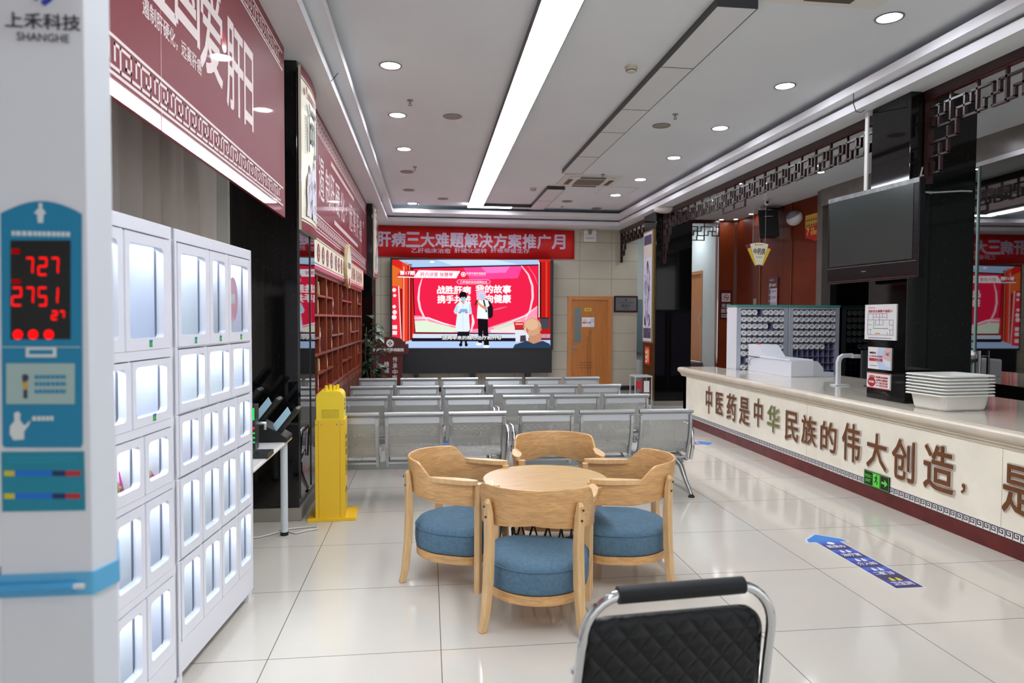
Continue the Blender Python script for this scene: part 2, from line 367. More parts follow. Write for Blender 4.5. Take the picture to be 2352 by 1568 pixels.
# downlights
RIM = mat('downlight_rim', (150, 150, 152), .3, .6); DOWN = glow('downlight_lit', (246, 249, 255), DOWN_L); SPK = mat('grille_grey', (150, 144, 134), .6)
def downlight(loc, label, lit=True, r=.088, z=None, m2=None):
    t = thing('downlight' if lit else 'ceiling_speaker', label, 'ceiling light' if lit else 'ceiling speaker', (loc[0], loc[1], z or ZC), 0, 'recessed downlights in the ceiling' if lit else 'round ceiling speakers')
    MB().lathe([(r, 0), (r+.014, -.004), (r+.012, -.009), (r-.002, -.007)], (0, 0, 0), RIM, cap=False).build('trim_ring', t)
    MB().lathe([(r-.004, -.003), (.001, -.0035)] if lit else [(r-.004, -.006), (.001, -.008)], (0, 0, 0), m2 or (DOWN if lit else SPK)).build('lamp' if lit else 'grille', t)
    return t
for i, (x, y) in enumerate([(897, 150), (913, 264), (928, 342), (947, 467)]):
    downlight(pZ(x, y, ZC), 'lit round downlight, %s from the entrance in the row beside the red wall panels' % ORD(i))
for i, (x, y) in enumerate([(2043, 40), (1803, 197), (1654, 294), (1548, 362), (1471, 412), (1414, 448)]):
    downlight(pZ(x, y, ZC), 'lit round downlight, %s from the entrance in the row on the counter side' % ORD(i))
for i, (x, y, s) in enumerate([(1039, 267, 'beside the third downlight of the red-panel row'), (1519, 288, 'near the sprinkler on the counter side'), (935, 394, 'beyond the third lit downlight by the red panels'), (939, 436, 'second beyond the lit downlights by the red panels'), (1017, 456, 'left of the far end of the lit strip'), (1303, 462, 'right of the short dark strip'), (1370, 478, 'near the far right corner of the ceiling')]):
    downlight(pZ(x, y, ZC), 'unlit round ceiling disc ' + s, False, .09)
# two more lit rows behind the entrance, out of frame but lighting the front of the room
for x in (-.3, 2.9):
    for y in (-.6, 1.3): downlight((x, y), 'lit round downlight over the entrance, %s side' % ('red panel' if x < 0 else 'counter')+(' nearest the street' if y < 0 else ''))
def sprinkler(x, y, s):
    p = pZ(x, y, ZC); t = thing('sprinkler', 'small sprinkler head hanging from the ceiling ' + s, 'sprinkler', p, 0, 'sprinkler heads')
    MB().lathe([(.033, 0), (.03, -.008), (.012, -.01)], (0, 0, 0), RIM, 14).build('escutcheon', t)
    MB().tube([(0, 0, -.008), (0, 0, -.035)], .008, RIM).lathe([(.02, -.052), (.02, -.055)], (0, 0, 0), RIM, 10).tube([(-.012, 0, -.03), (-.014, 0, -.045), (0, 0, -.055), (.014, 0, -.045), (.012, 0, -.03)], .003, RIM, 5).build('head', t)
for x, y, s in [(942, 230, 'between two lit downlights'), (953, 383, 'beside the first unlit disc'), (962, 466, 'beside the farthest lit downlight'), (1551, 262, 'near the counter-side speaker'), (1385, 400, 'above the air conditioner'), (1291, 474, 'right of the short dark strip')]: sprinkler(x, y, s)
for x, y, s in [(1450, 153, 'between the lit strip and the dark strip'), (1225, 432, 'near the short dark strip')]:
    t = thing('smoke_detector', 'white round smoke detector ' + s, 'smoke detector', pZ(x, y, ZC), 0, 'smoke detectors')
    MB().lathe([(.055, 0), (.055, -.018), (.045, -.02)], (0, 0, 0), mat('aged_plastic', (205, 200, 186), .5)).build('base', t)
    MB().lathe([(.045, -.018), (.047, -.034), (.035, -.05), (.001, -.054)], (0, 0, 0), mat('aged_plastic')).lathe([(.0465, -.034), (.0465, -.04)], (0, 0, 0), DARK).build('sensor_head', t)
def cassette(x0, x1, y0, y1, label):
    t = thing('air_conditioner', label, 'air conditioner', ((x0+x1)/2, (y0+y1)/2, ZC), 0, 'ceiling air conditioners'); a, b = (x1-x0)/2, (y1-y0)/2
    AC = mat('aged_white_plastic', (226, 226, 220), .45); m = MB()
    m.prism([(-a, -b, 0), (a, -b, 0), (a, b, 0), (-a, b, 0)], (0, 0, -.02), AC); m.box(-a+.1, a-.1, -b+.1, b-.1, -.035, -.02, AC); m.build('panel', t, bev=.01)
    g = MB(); g.box(-a+.24, a-.24, -b+.24, b-.24, -.04, -.034, mat('ac_grille', (128, 118, 108), .6))
    for i in range(9): y = -b+.26+i*(2*b-.52)/8; g.box(-a+.24, a-.24, y, y+.01, -.044, -.039, mat('ac_grille_bar', (150, 140, 128), .6))
    g.build('grille', t)
    for s in (-1, 1):
        MB().box(-a+.26, a-.26, s*(b-.13)-.035, s*(b-.13)+.035, -.042, -.034, mat('ac_vane', (90, 80, 70), .5)).build('vane', t)
        MB().box(s*(a-.13)-.035, s*(a-.13)+.035, -b+.26, b-.26, -.042, -.034, mat('ac_vane')).build('vane', t)
cassette(2.1, 3.02, 10.37, 11.27, 'square white ceiling air conditioner at the end of the dark strip'); cassette(2.3, 3.16, 3.72, 4.58, 'square white ceiling air conditioner near the entrance, above the dark strip end')
m = MB()
for a in ((2.95, 11.3, 3.55, 11.304), (2.95, 11.9, 3.55, 11.904)): m.box(a[0], a[2], a[1], a[3], ZC-.0015, ZC, SPK)
for a in (2.95, 3.55): m.box(a, a+.004, 11.3, 11.9, ZC-.0015, ZC, SPK)
m.box(2.955, 3.548, 11.305, 11.9, ZC-.001, ZC, WHITE); tag(m.build('access_hatch'), 'flush square access hatch in the ceiling beside the far air conditioner', 'hatch')
# round surface lamp on the soffit
t = thing('surface_lamp', 'unlit white oval surface lamp on the ceiling edge above the far black column', 'ceiling light', pZ(1528, 478, ZS))
MB().lathe([(.2, 0), (.2, -.02)], (0, 0, 0), mat('aged_plastic')).build('base', t); MB().lathe([(.2, -.02), (.19, -.05), (.12, -.075), (.001, -.085)], (0, 0, 0), mat('opal', (226, 224, 218), .3)).build('shade', t)

for pts, lab in (([(761, 186), (768, 178), (776, 168)], 'short loose black wire hanging in the ceiling cove beside the red panels'), ([(875, 463), (876, 453), (879, 444)], 'loose black wire in the ceiling cove near the far left corner'), ([(1960, 214), (1961, 240), (1966, 256), (1978, 258), (1986, 252)], 'loose thin wire curling from the cove above the near black column')):
    o = MB().tube([pZ(x, y, ZS-.002 if k else ZU) for k, (x, y) in enumerate(pts[::-1] if pts[0][0] < 900 else pts)], .004, INK, 5).build('loose_wire'); tag(o, lab, 'wire', 'loose wires in the cove')
# ================================================================ lattice friezes
def lattice(name, label, p0, p1, n, hh, post=0, drop=None, beam=.075, th=.018):
    """fretwork frieze from p0 to p1 (both on the ceiling), n cells, with a stepped bracket at one end"""
    p0, p1 = Vector(p0), Vector(p1); L = (p1-p0).length; d = (p1-p0).normalized(); nn = Vector((-d.y, d.x, 0)); t = thing(name, label, 'lattice', p0)
    cw = L/n; P = lambda u, z: d*u + U*z
    b = MB(); b.obox(P(L/2, -beam/2), d*L, nn*.06, U*beam, LATT); b.obox(P(L/2, -beam-.006), d*L, nn*.045, U*.012, mat('dark_redwood_edge', (84, 30, 28), .35)); b.build('beam', t)
    g = MB(); z0 = -beam-.01
    def H_(u0, u1, z): g.obox(P((u0+u1)/2, z), d*(abs(u1-u0)+th), nn*.028, U*th, LATT)
    def V_(u, za, zb): g.obox(P(u, (za+zb)/2), d*th, nn*.028, U*abs(za-zb), LATT)
    for i in range(n):
        o = i*cw; X = lambda k: o+cw*k/190; Z = lambda k: z0-hh*k/145
        V_(X(0), z0, Z(145)); H_(X(0), X(103), Z(40)); V_(X(103), Z(40), Z(145)); H_(X(103), X(190), Z(145)); H_(X(148), X(190), Z(40)); V_(X(148), Z(40), Z(92)); H_(X(50), X(148), Z(92)); V_(X(50), Z(92), Z(140)); H_(X(0), X(50), Z(140))
    V_(L-th/2, z0, z0-hh)
    if drop:
        a, bq = drop; V_(a*cw, z0-hh, z0-hh-.09); V_(bq*cw, z0-hh, z0-hh-.09); V_((a+bq)/2*cw, z0-hh, z0-hh-.09); H_(a*cw, bq*cw, z0-hh-.09)
    if post:
        s, hp = (1, post) if post > 0 else (-1, -post); e = 0 if s > 0 else L
        g.obox(P(e+s*.03, -hp/2), d*.05, nn*.05, U*hp, LATT)
        for k, (w_, za) in enumerate([(.34, .12), (.25, .24), (.17, .38), (.1, .55)]):
            zz = z0-hh-za
            if -zz < hp-.05: H_(e, e+s*w_, zz); V_(e+s*w_, zz, z0-hh-([0, .12, .24, .38][k])); V_(e+s*(w_-.09), zz, zz+.1)
    g.build('fretwork', t)
    return t
lattice('lattice_frieze', 'long dark wooden fretwork frieze between the two black columns on the counter side', (4.275, 12.08, ZS), (4.275, 6.02, ZS), 21, .25, .95, (8.7, 11.1))
lattice('lattice_frieze', 'dark fretwork frieze nearest the entrance, its stepped bracket against the near column', (4.275, 5.47, ZS), (4.275, 1.9, ZS), 13, .25, .8)
lattice('lattice_frieze', 'short dark fretwork frieze with a bracket against the far stone wall', (4.25, 14.78, ZS), (4.25, 12.82, ZS), 7, .25, .72)
lattice('lattice_frieze', 'small fretwork frieze over the passage to the pale hall', (4.83, 13.04, ZS), (5.74, 13.04, ZS), 3, .24, 0, (1, 2), .06)

# ================================================================ back wall
d1 = MB()
dx0, dx1, dz = 3.05, 4.05, 2.085; FR = mat('door_frame_veneer', (196, 128, 74), .35, var=.08, vscale=3, stretch=(8, 8, .6))
d1.box(dx0, dx0+.09, YB-.05, YB, 0, dz, FR); d1.box(dx1-.09, dx1, YB-.05, YB, 0, dz, FR); d1.box(dx0+.0905, dx1-.0905, YB-.05, YB, dz-.08, dz, FR)
d1 = d1.build('door_1', kind='structure')
lf = MB(); lf.box(dx0+.09, dx1-.09, YB-.03, YB-.004, 0, dz-.08, ORANGEW)
GV = mat('door_groove', (92, 50, 22), .5)
for x in (3.5, 3.535, 3.57): lf.box(x, x+.008, YB-.032, YB-.029, .35 if x < 3.51 else .25, 1.2 if x < 3.51 else 1.35, GV)
for z in (.5, .56, .62): lf.box(3.33, 3.6, YB-.032, YB-.029, z, z+.008, GV)
lf.build('door_leaf', d1); MB().box(3.2, 3.35, YB-.034, YB-.028, 1.06, 1.83, mat('frosted_pane', (112, 124, 124), .15)).build('pane', d1)
h = MB(); h.box(3.16, 3.185, YB-.045, YB-.03, .82, 1.0, STEEL); h.tube([(3.172, YB-.04, .95), (3.172, YB-.08, .95), (3.27, YB-.08, .95)], .009, STEEL); h.build('door_handle', d1)
n = MB(); n.box(3.43, 3.58, YB-.036, YB-.03, 1.755, 1.83, mat('yellow_plate', (226, 190, 60), .4)); n.text('106', (3.505, YB-.036, 1.792), R, U, .09, .045, INK, .01); n.build('number_plate', d1)
n = MB(); n.box(3.37, 3.65, YB-.033, YB-.03, 1.41, 1.62, PAPER); n.text('请戴好口罩', (3.47, YB-.033, 1.505), R, U, .18, .04, mat('print_red', (196, 40, 60), .5), .02); n.text('温馨提示:', (3.44, YB-.033, 1.56), R, U, .1, .022, INK)
n.prism([(3.56, YB-.0335, 1.43), (3.64, YB-.0335, 1.43), (3.645, YB-.0335, 1.6), (3.58, YB-.0335, 1.6), (3.545, YB-.0335, 1.52)], (0, -.0005, 0), mat('print_skin_blue', (196, 204, 222), .5)); n.prism([(3.57, YB-.034, 1.44), (3.64, YB-.034, 1.44), (3.64, YB-.034, 1.5), (3.57, YB-.034, 1.5)], (0, -.0005, 0), mat('print_mask', (214, 224, 236), .5))
tag(n.build('notice'), 'small printed face-mask notice taped on the wooden door 106', 'notice')
t = thing('wall_plaque', 'silver plaque in a dark frame on the stone wall beside door 106', 'plaque', (4.37, YB, 1.92))
MB().box(-.27, .27, -.025, 0, -.18, .18, mat('plaque_frame', (58, 26, 24), .3)).build('frame', t)
n = MB(); n.box(-.235, .235, -.03, -.02, -.145, .145, mat('plaque_silver', (158, 160, 164), .3, .7)); n.text('医保办', (.0, -.03, -.035), R, U, .2, .06, INK, .01); n.text('2023年度优秀创新团队', (0, -.03, .035), R, U, .33, .03, INK); n.lathe([(.02, -.0306), (.02, -.0312)], (0, 0, .095), INK, 16, 'y'); dashes(n, (0, -.0306, -.1), R, U, .14, .02, 1, INK); n.build('plate', t)
t = thing('emergency_light', 'white twin-head emergency light on the stone wall above door 106', 'emergency light', (3.53, YB, 3.36))
MB().box(-.14, .14, -.07, 0, -.08, .08, mat('white_plastic', (222, 222, 220), .4)).box(-.1, .1, -.0715, -.069, -.02, .02, mat('pale_label', (190, 190, 180), .5)).build('body', t, bev=.008)
for s in (-1, 1): MB().lathe([(.02, .02), (.06, -.0), (.062, -.04), (.05, -.065), (.001, -.075)], (s*.09, -.05, .125), mat('white_plastic'), 16, 'y').build('lamp_head', t)

# red banner across the back wall
n = MB(); bw0, bw1 = -1.6, 3.19
BAN = mat('banner_cloth', (216, 24, 26), .55, var=.08, vscale=1.2); LIL = mat('banner_letter', (214, 196, 222), .5)
K = 48; vs = []
for i in range(K+1):
    u = i/K; x = bw0+(bw1-bw0)*u; yy = YB-.03+.006*math.sin(u*40)
    vs += [(x, yy, 2.885+.012*math.cos(u*6)), (x, yy, 3.55-.06*(max(0, u-.3))**2)]
n.add(vs, [(2*i, 2*i+2, 2*i+3, 2*i+1) for i in range(K)], BAN, True)
ban = n.build('banner'); tag(ban, 'wide red cloth banner with white characters hung across the top of the back wall', 'banner')
sd = ban.modifiers.new('thickness', 'SOLIDIFY'); sd.thickness = .004
n = MB()
for i, ch in enumerate('肝病三大难题解决方案推广月'):
    a = pY(882+i*33.4, 549+i*.55, YB-.04); n.text(ch, (a.x, YB-.039, a.z), R, U, .285, .3, LIL, .028, .002)
for a0, a1, tx in ((945, 1035, '乙肝临床治愈'), (1044, 1118, '肝硬化逆转'), (1127, 1216, '肝癌带瘤生存')):
    a, b = pY(a0, 574, YB-.04), pY(a1, 577, YB-.04); n.text(tx, ((a.x+b.x)/2, YB-.039, (a.z+b.z)/2), R, U, b.x-a.x, .1, LIL, .004, .002)
n.build('lettering', ban)

# ---------------------------------------------------------------- the LED video wall
YS = 14.5
t = thing('led_screen', 'big LED screen showing two people on a red stage, under the red banner', 'screen', (0.955, YS, 0))
def SP(cx, cy, l=0): p = pY(860+cx/3.92, 500+cy/3.92, YS); return Vector((p.x-.955, -.003-.0025*l, p.z))
a, b = SP(142, 358), SP(1608, 1190); a2, b2 = SP(160, 377), SP(1583, 1172)
m = MB(); m.box(a.x, b.x, 0, .2, b.z, a.z, DARK); m.box(a.x+.05, b.x-.02, .02, .2, .42, b.z, mat('screen_skirt', (18, 20, 26), .35))
m.build('casing', t)
for x in (-1.2, 0.0, 1.2): MB().box(x-.05, x+.05, .02, .28, 0, .42, DARK).build('foot', t)
s = MB()
def G(c): return glow('screen_%d_%d_%d' % c, c, SCREEN_L)
def poly(pts, c, l): s.poly([SP(x, y, l) for x, y in pts], G(c))
def rect(x0, y0, x1, y1, c, l): poly([(x0, y0), (x0, y1), (x1, y1), (x1, y0)], c, l)
def ell(x, y, rx, ry, c, l, n=20): poly([(x+rx*math.cos(q*2*PI/n), y-ry*math.sin(q*2*PI/n)) for q in range(n)], c, l)
def stroke(pts, w, c, l):
    for i in range(len(pts)-1):
        (x0, y0), (x1, y1) = pts[i], pts[i+1]; L = math.hypot(x1-x0, y1-y0) or 1; wa = w*(.35+.65*math.sin(PI*(i+.02)/(len(pts)-1))); wb = w*(.35+.65*math.sin(PI*(i+1)/(len(pts)-1)))
        a, b = (-(y1-y0)/L, (x1-x0)/L), None
        poly([(x0+a[0]*wa/2, y0+a[1]*wa/2), (x0-a[0]*wa/2, y0-a[1]*wa/2), (x1-a[0]*wb/2, y1-a[1]*wb/2), (x1+a[0]*wb/2, y1+a[1]*wb/2)], c, l)
def stext(tx, x0, y0, x1, y1, c, l, off=.01):
    a, b = SP(x0, y0, l), SP(x1, y1, l); s.text(tx, ((a+b)/2), R, U, b.x-a.x, a.z-b.z, G(c), off)
rect(160, 377, 1583, 1172, (214, 40, 34), 0)
poly([(220, 380), (340, 450), (1475, 428), (1480, 392), (1480, 379)], (168, 200, 236), 1); poly([(560, 379), (700, 430), (1300, 420), (1100, 379)], (205, 225, 250), 2); ell(520, 398, 22, 9, (255, 255, 255), 3)
poly([(160, 425), (160, 615), (250, 640), (250, 470)], (226, 108, 44), 1); rect(250, 400, 298, 1128, (226, 66, 38), 1); rect(300, 415, 338, 1112, (150, 22, 20), 1); rect(261, 440, 268, 1120, (250, 190, 190), 2); rect(312, 430, 318, 1110, (240, 150, 140), 2); rect(236, 640, 248, 1128, (120, 20, 20), 2)
poly([(160, 615), (214, 615), (240, 1140), (160, 1150)], (232, 44, 66), 3)
for i, (y, r) in enumerate([(650, 18), (700, 14), (800, 16), (850, 20), (895, 22)]): ell(178+5*(i % 2), y, r, r, (250, 226, 226), 4)
for y in (985, 1035, 1100): rect(162, y-18, 204, y+18, (246, 224, 224), 4)
poly([(214, 615), (222, 615), (246, 1138), (240, 1140)], (250, 250, 250), 4)
poly([(160, 1172), (160, 1150), (240, 1130), (340, 1098), (1583, 1112), (1583, 1172)], (176, 202, 242), 2); rect(335, 1082, 1583, 1112, (34, 22, 34), 3); rect(345, 1046, 1583, 1083, (206, 222, 244), 3)
poly([(338, 446), (338, 456), (362, 1040), (1470, 1052), (1480, 420)], (26, 14, 20), 3); poly([(348, 458), (370, 1030), (1466, 1042), (1474, 430)], (236, 34, 74), 4)
poly([(800, 448), (860, 560), (1290, 545), (1330, 434)], (244, 70, 150), 5); poly([(960, 445), (1010, 500), (1180, 495), (1220, 438)], (252, 120, 200), 6)
poly([(358, 880), (440, 885), (560, 930), (700, 980), (860, 1005), (1020, 990), (1200, 930), (1340, 880), (1466, 790), (1464, 1040), (370, 1029)], (250, 150, 178), 5)
poly([(362, 930), (460, 925), (600, 960), (800, 1010), (700, 1030), (370, 1028)], (222, 238, 214), 6); poly([(1040, 1010), (1240, 960), (1380, 950), (1465, 930), (1464, 1036), (1050, 1034)], (240, 222, 222), 6); poly([(1060, 985), (1210, 945), (1330, 925), (1230, 970), (1100, 1005)], (200, 226, 196), 7)
stroke([(360, 905), (480, 900), (620, 950), (760, 985)], 14, (255, 240, 240), 7); stroke([(1090, 1000), (1240, 930), (1360, 880), (1466, 800)], 10, (255, 235, 235), 7); stroke([(880, 870), (890, 940), (870, 1020)], 26, (255, 226, 230), 7); stroke([(1070, 830), (1120, 818), (1190, 800)], 12, (250, 120, 150), 6)
stroke([(428, 548), (404, 630), (396, 730), (412, 820), (446, 890), (492, 942)], 20, (255, 214, 222), 6); stroke([(1322, 432), (1384, 510), (1420, 610), (1424, 720), (1400, 830), (1356, 920)], 20, (255, 214, 222), 6); stroke([(465, 470), (440, 510), (425, 560)], 8, (250, 150, 180), 6); stroke([(1380, 432), (1440, 520), (1470, 600)], 6, (250, 130, 170), 6)
rect(1478, 400, 1490, 895, (250, 250, 250), 4); rect(1490, 396, 1583, 1172, (186, 26, 24), 3); rect(1486, 398, 1500, 895, (40, 8, 14), 5); rect(1540, 396, 1556, 900, (226, 60, 46), 4); rect(1500, 1100, 1583, 1172, (176, 202, 242), 4)
poly([(235, 475), (378, 475), (345, 532), (205, 526)], (206, 30, 44), 8); poly([(398, 473), (772, 481), (736, 545), (360, 541), (210, 537), (213, 527), (356, 533)], (246, 246, 250), 8)
stext('第17期', 230, 478, 362, 516, (255, 255, 255), 9, .03); stext('肝六诊室 张慧琴', 413, 491, 706, 530, (226, 40, 110), 9, .012)
ell(800, 510, 22, 22, (255, 255, 255), 8); ell(800, 510, 16, 16, (240, 70, 140), 9); ell(800, 510, 9, 9, (255, 255, 255), 10); stext('济南中医肝病医院', 826, 490, 1003, 514, (255, 235, 245), 8, .012); rect(848, 521, 1000, 523, (255, 210, 230), 8)
poly([(758, 556), (1026, 556), (1042, 570), (1042, 584), (1026, 598), (758, 598), (742, 584), (742, 570)], (255, 200, 226), 7); poly([(760, 559), (1024, 559), (1038, 571), (1038, 583), (1024, 595), (760, 595), (746, 583), (746, 571)], (238, 44, 110), 8); stext('乙肝临床治愈颁牌仪式', 772, 566, 1014, 592, (255, 240, 246), 9)
stext('战胜肝病', 566, 614, 866, 686, (255, 244, 248), 8, .035); stext('我的故事', 913, 606, 1227, 680, (255, 244, 248), 8, .035); stext('携手共进', 568, 698, 866, 770, (255, 244, 248), 8, .035); stext('面向健康', 920, 690, 1226, 766, (255, 244, 248), 8, .035)
# presenter in a white coat
poly([(752, 1010), (856, 1010), (852, 1085), (740, 1085)], (28, 22, 30), 10); rect(772, 1080, 792, 1130, (30, 24, 30), 10); rect(812, 1080, 832, 1130, (30, 24, 30), 10); ell(776, 1142, 15, 16, (20, 16, 20), 11); ell(826, 1142, 14, 16, (20, 16, 20), 11)
poly([(768, 758), (800, 770), (834, 752), (866, 778), (878, 860), (866, 868), (850, 868), (858, 1000), (846, 1024), (745, 1024), (727, 1005), (744, 868), (722, 862), (714, 840), (738, 782)], (224, 238, 252), 11)
poly([(738, 782), (752, 778), (748, 850), (735, 862), (718, 850)], (190, 214, 238), 12); poly([(852, 778), (866, 782), (878, 858), (860, 866), (850, 850)], (190, 214, 238), 12); rect(796, 775, 800, 1020, (190, 210, 232), 12)
poly([(768, 822), (834, 820), (838, 848), (770, 852)], (120, 176, 232), 13); ell(768, 852, 14, 10, (206, 140, 110), 13); ell(828, 852, 14, 10, (206, 140, 110), 13); ell(800, 762, 12, 14, (214, 156, 130), 12)
ell(798, 712, 27, 34, (222, 166, 140), 12); ell(797, 690, 34, 25, (24, 18, 22), 13); ell(772, 704, 10, 20, (24, 18, 22), 13); ell(824, 704, 9, 20, (24, 18, 22), 13); poly([(778, 722), (818, 722), (816, 744), (800, 752), (782, 744)], (140, 206, 236), 14); ell(788, 712, 3, 2, (40, 20, 20), 15, 8); ell(808, 712, 3, 2, (40, 20, 20), 15, 8)
# speaker in a white shirt with a black backpack
poly([(930, 905), (1020, 900), (1022, 1000), (1031, 1146), (986, 1146), (976, 1010), (966, 1130), (936, 1130)], (22, 18, 24), 10); ell(942, 1136, 30, 12, (246, 246, 252), 11); ell(1006, 1158, 30, 12, (246, 246, 252), 11)
poly([(975, 735), (1010, 728), (1046, 762), (1066, 810), (1066, 885), (1050, 902), (1020, 905), (1005, 830)], (26, 24, 30), 10)
poly([(938, 742), (985, 732), (1020, 742), (1034, 790), (1016, 806), (1022, 912), (922, 906), (926, 820)], (238, 244, 254), 11); poly([(975, 742), (988, 738), (1014, 850), (1002, 850)], (30, 26, 34), 12)
poly([(990, 796), (1018, 806), (1000, 832), (960, 806), (922, 770), (930, 752), (960, 780)], (216, 154, 118), 13); ell(928, 762, 13, 16, (220, 160, 126), 14); poly([(918, 738), (930, 736), (926, 770), (905, 792), (898, 784)], (90, 40, 40), 15)
ell(960, 696, 44, 48, (246, 176, 204), 13); ell(962, 700, 34, 38, (226, 200, 226), 14); ell(966, 712, 22, 24, (180, 206, 232), 15)
# seated listener, laptop and monitor
rect(1490, 905, 1572, 1000, (66, 70, 80), 6); rect(1480, 898, 1572, 908, (34, 34, 40), 7); poly([(1262, 1018), (1380, 1018), (1386, 1110), (1270, 1118), (1268, 1050)], (224, 226, 238), 7); poly([(1312, 1060), (1360, 1056), (1366, 1112), (1310, 1116)], (70, 60, 70), 8); poly([(1252, 938), (1344, 940), (1346, 1000), (1264, 1000)], (206, 40, 44), 8); rect(1268, 952, 1336, 962, (250, 200, 200), 9); rect(1262, 1000, 1350, 1008, (40, 36, 42), 9)
poly([(1388, 1030), (1492, 1030), (1500, 1108), (1540, 1140), (1380, 1140), (1390, 1108)], (196, 142, 112), 10); poly([(1246, 1172), (1262, 1140), (1372, 1106), (1430, 1134), (1512, 1106), (1572, 1132), (1583, 1150), (1583, 1172)], (44, 62, 88), 11)
ell(1420, 982, 80, 80, (208, 158, 124), 12, 28); ell(1412, 960, 60, 50, (222, 180, 146), 13, 24); ell(1372, 1016, 12, 26, (196, 120, 100), 13); ell(1492, 1000, 10, 22, (190, 130, 104), 13); stroke([(1352, 990), (1362, 1030), (1378, 1048)], 8, (240, 240, 246), 14)
stext('这两年来的精心治疗和开导', 606, 1060, 1144, 1099, (20, 16, 30), 16, .05); stext('这两年来的精心治疗和开导', 609, 1061, 1142, 1097, (255, 255, 255), 17, .012)
s.build('display', t)
# ================================================================ left wall signs
def meander(mb, o, d, up, L, h, cell, m, th=.12):
    """printed key-fret border, cell by cell"""
    o, d, up = Vector(o), Vector(d), Vector(up); n = d.cross(up); k = int(L/cell); t = h*th
    def S(u0, v0, u1, v1):
        c = o+d*((u0+u1)/2)+up*((v0+v1)/2); mb.obox(c+n*.0008, d*(abs(u1-u0)+t), up*(abs(v1-v0)+t), n*.001, m)
    for i in range(k):
        x = i*cell; X = lambda q: x+q*cell; Y = lambda q: q*h
        for a in (((0, .9), (.5, .9)), ((.5, .9), (.5, .35)), ((.5, .35), (.27, .35)), ((.27, .35), (.27, .62)), ((0, .1), (0, .9)), ((.5, .1), (1, .1)), ((.75, .9), (.75, .38)), ((.75, .9), (1, .9)), ((0, .1), (.5, .1))):
            (u0, v0), (u1, v1) = a; S(X(u0), Y(v0), X(u1), Y(v1))
    S(0, -h*.12, L, -h*.12); S(0, h*1.12, L, h*1.12)
XP = -1.044
m = MB(); m.box(XP-.02, XP, -1.5, 5.22, 2.32, ZS, RED)
meander(m, (XP, -1.4, 2.41), RL, U, 6.55, .1, .17, PINKW); meander(m, (XP, -1.4, 3.38), RL, U, 6.55, .1, .17, PINKW)
for ch, x, y, wd in (('全', 374, 0, .34), ('国', 431, 44, .34), ('爱', 486, 95, .38), ('肝', 540, 148, .36), ('日', 571, 197, .25)):
    p = pX(x, y, XP); m.text(ch, (XP, p.y, {'全': 3.03, '国': 3.05, '爱': 2.98}.get(ch, 2.93)), RL, U, wd*.9 if ch != '日' else .2, .46, PINKW, .014)
m.text('遏制肝硬化，远离肝癌', (XP, 3.03, 2.735), RL, U, .66, .072, PINKW, .012)
m.lathe([(.05, 0), (.0, .0012)], (XP+.0008, 3.72, 3.0), mat('drop_red', (196, 30, 40), .2), 16, 'x')
m.box(XP, XP+.001, 2.87, 2.874, 2.32, ZS, mat('seam_pale', (190, 130, 136), .3))
tag(m.build('wall_sign', bev=0), 'glossy red sign panel nearest the entrance with big pale characters, above the white lockers', 'sign')
m = MB(); m.box(XP-.02, XP, 6.24, 12.0, 2.33, ZS, RED)
meander(m, (XP, 6.26, 2.42), RL, U, 5.6, .13, .14, PINKW, .09); meander(m, (XP, 6.26, 3.36), RL, U, 5.6, .12, .14, PINKW, .09)
for ch, y, wd, h in (('“', 6.38, .14, .12), ('遏', 6.81, .34, .42), ('制', 7.24, .32, .36), ('肝', 7.6, .3, .38), ('硬', 8.02, .36, .36), ('化', 8.5, .34, .36), ('，', 8.86, .08, .12), ('远', 9.4, .36, .36), ('离', 9.86, .34, .36), ('肝', 10.3, .32, .36), ('癌', 10.75, .36, .36), ('”', 11.2, .14, .12)):
    m.text(ch, (XP, y+.16, 2.95 if ch != '“' and ch != '”' else 3.1), RL, U, wd, h, PINKW, .0)
dashes(m, (XP+.0005, 8.8, 3.26), RL, U, 2.3, .06, 1, PINKW, .8); dashes(m, (XP+.0005, 9.2, 2.66), RL, U, 2.6, .06, 1, PINKW, .8)
tag(m.build('wall_sign'), 'glossy red sign panel with handwritten-style characters, above the wooden bookshelf', 'sign')
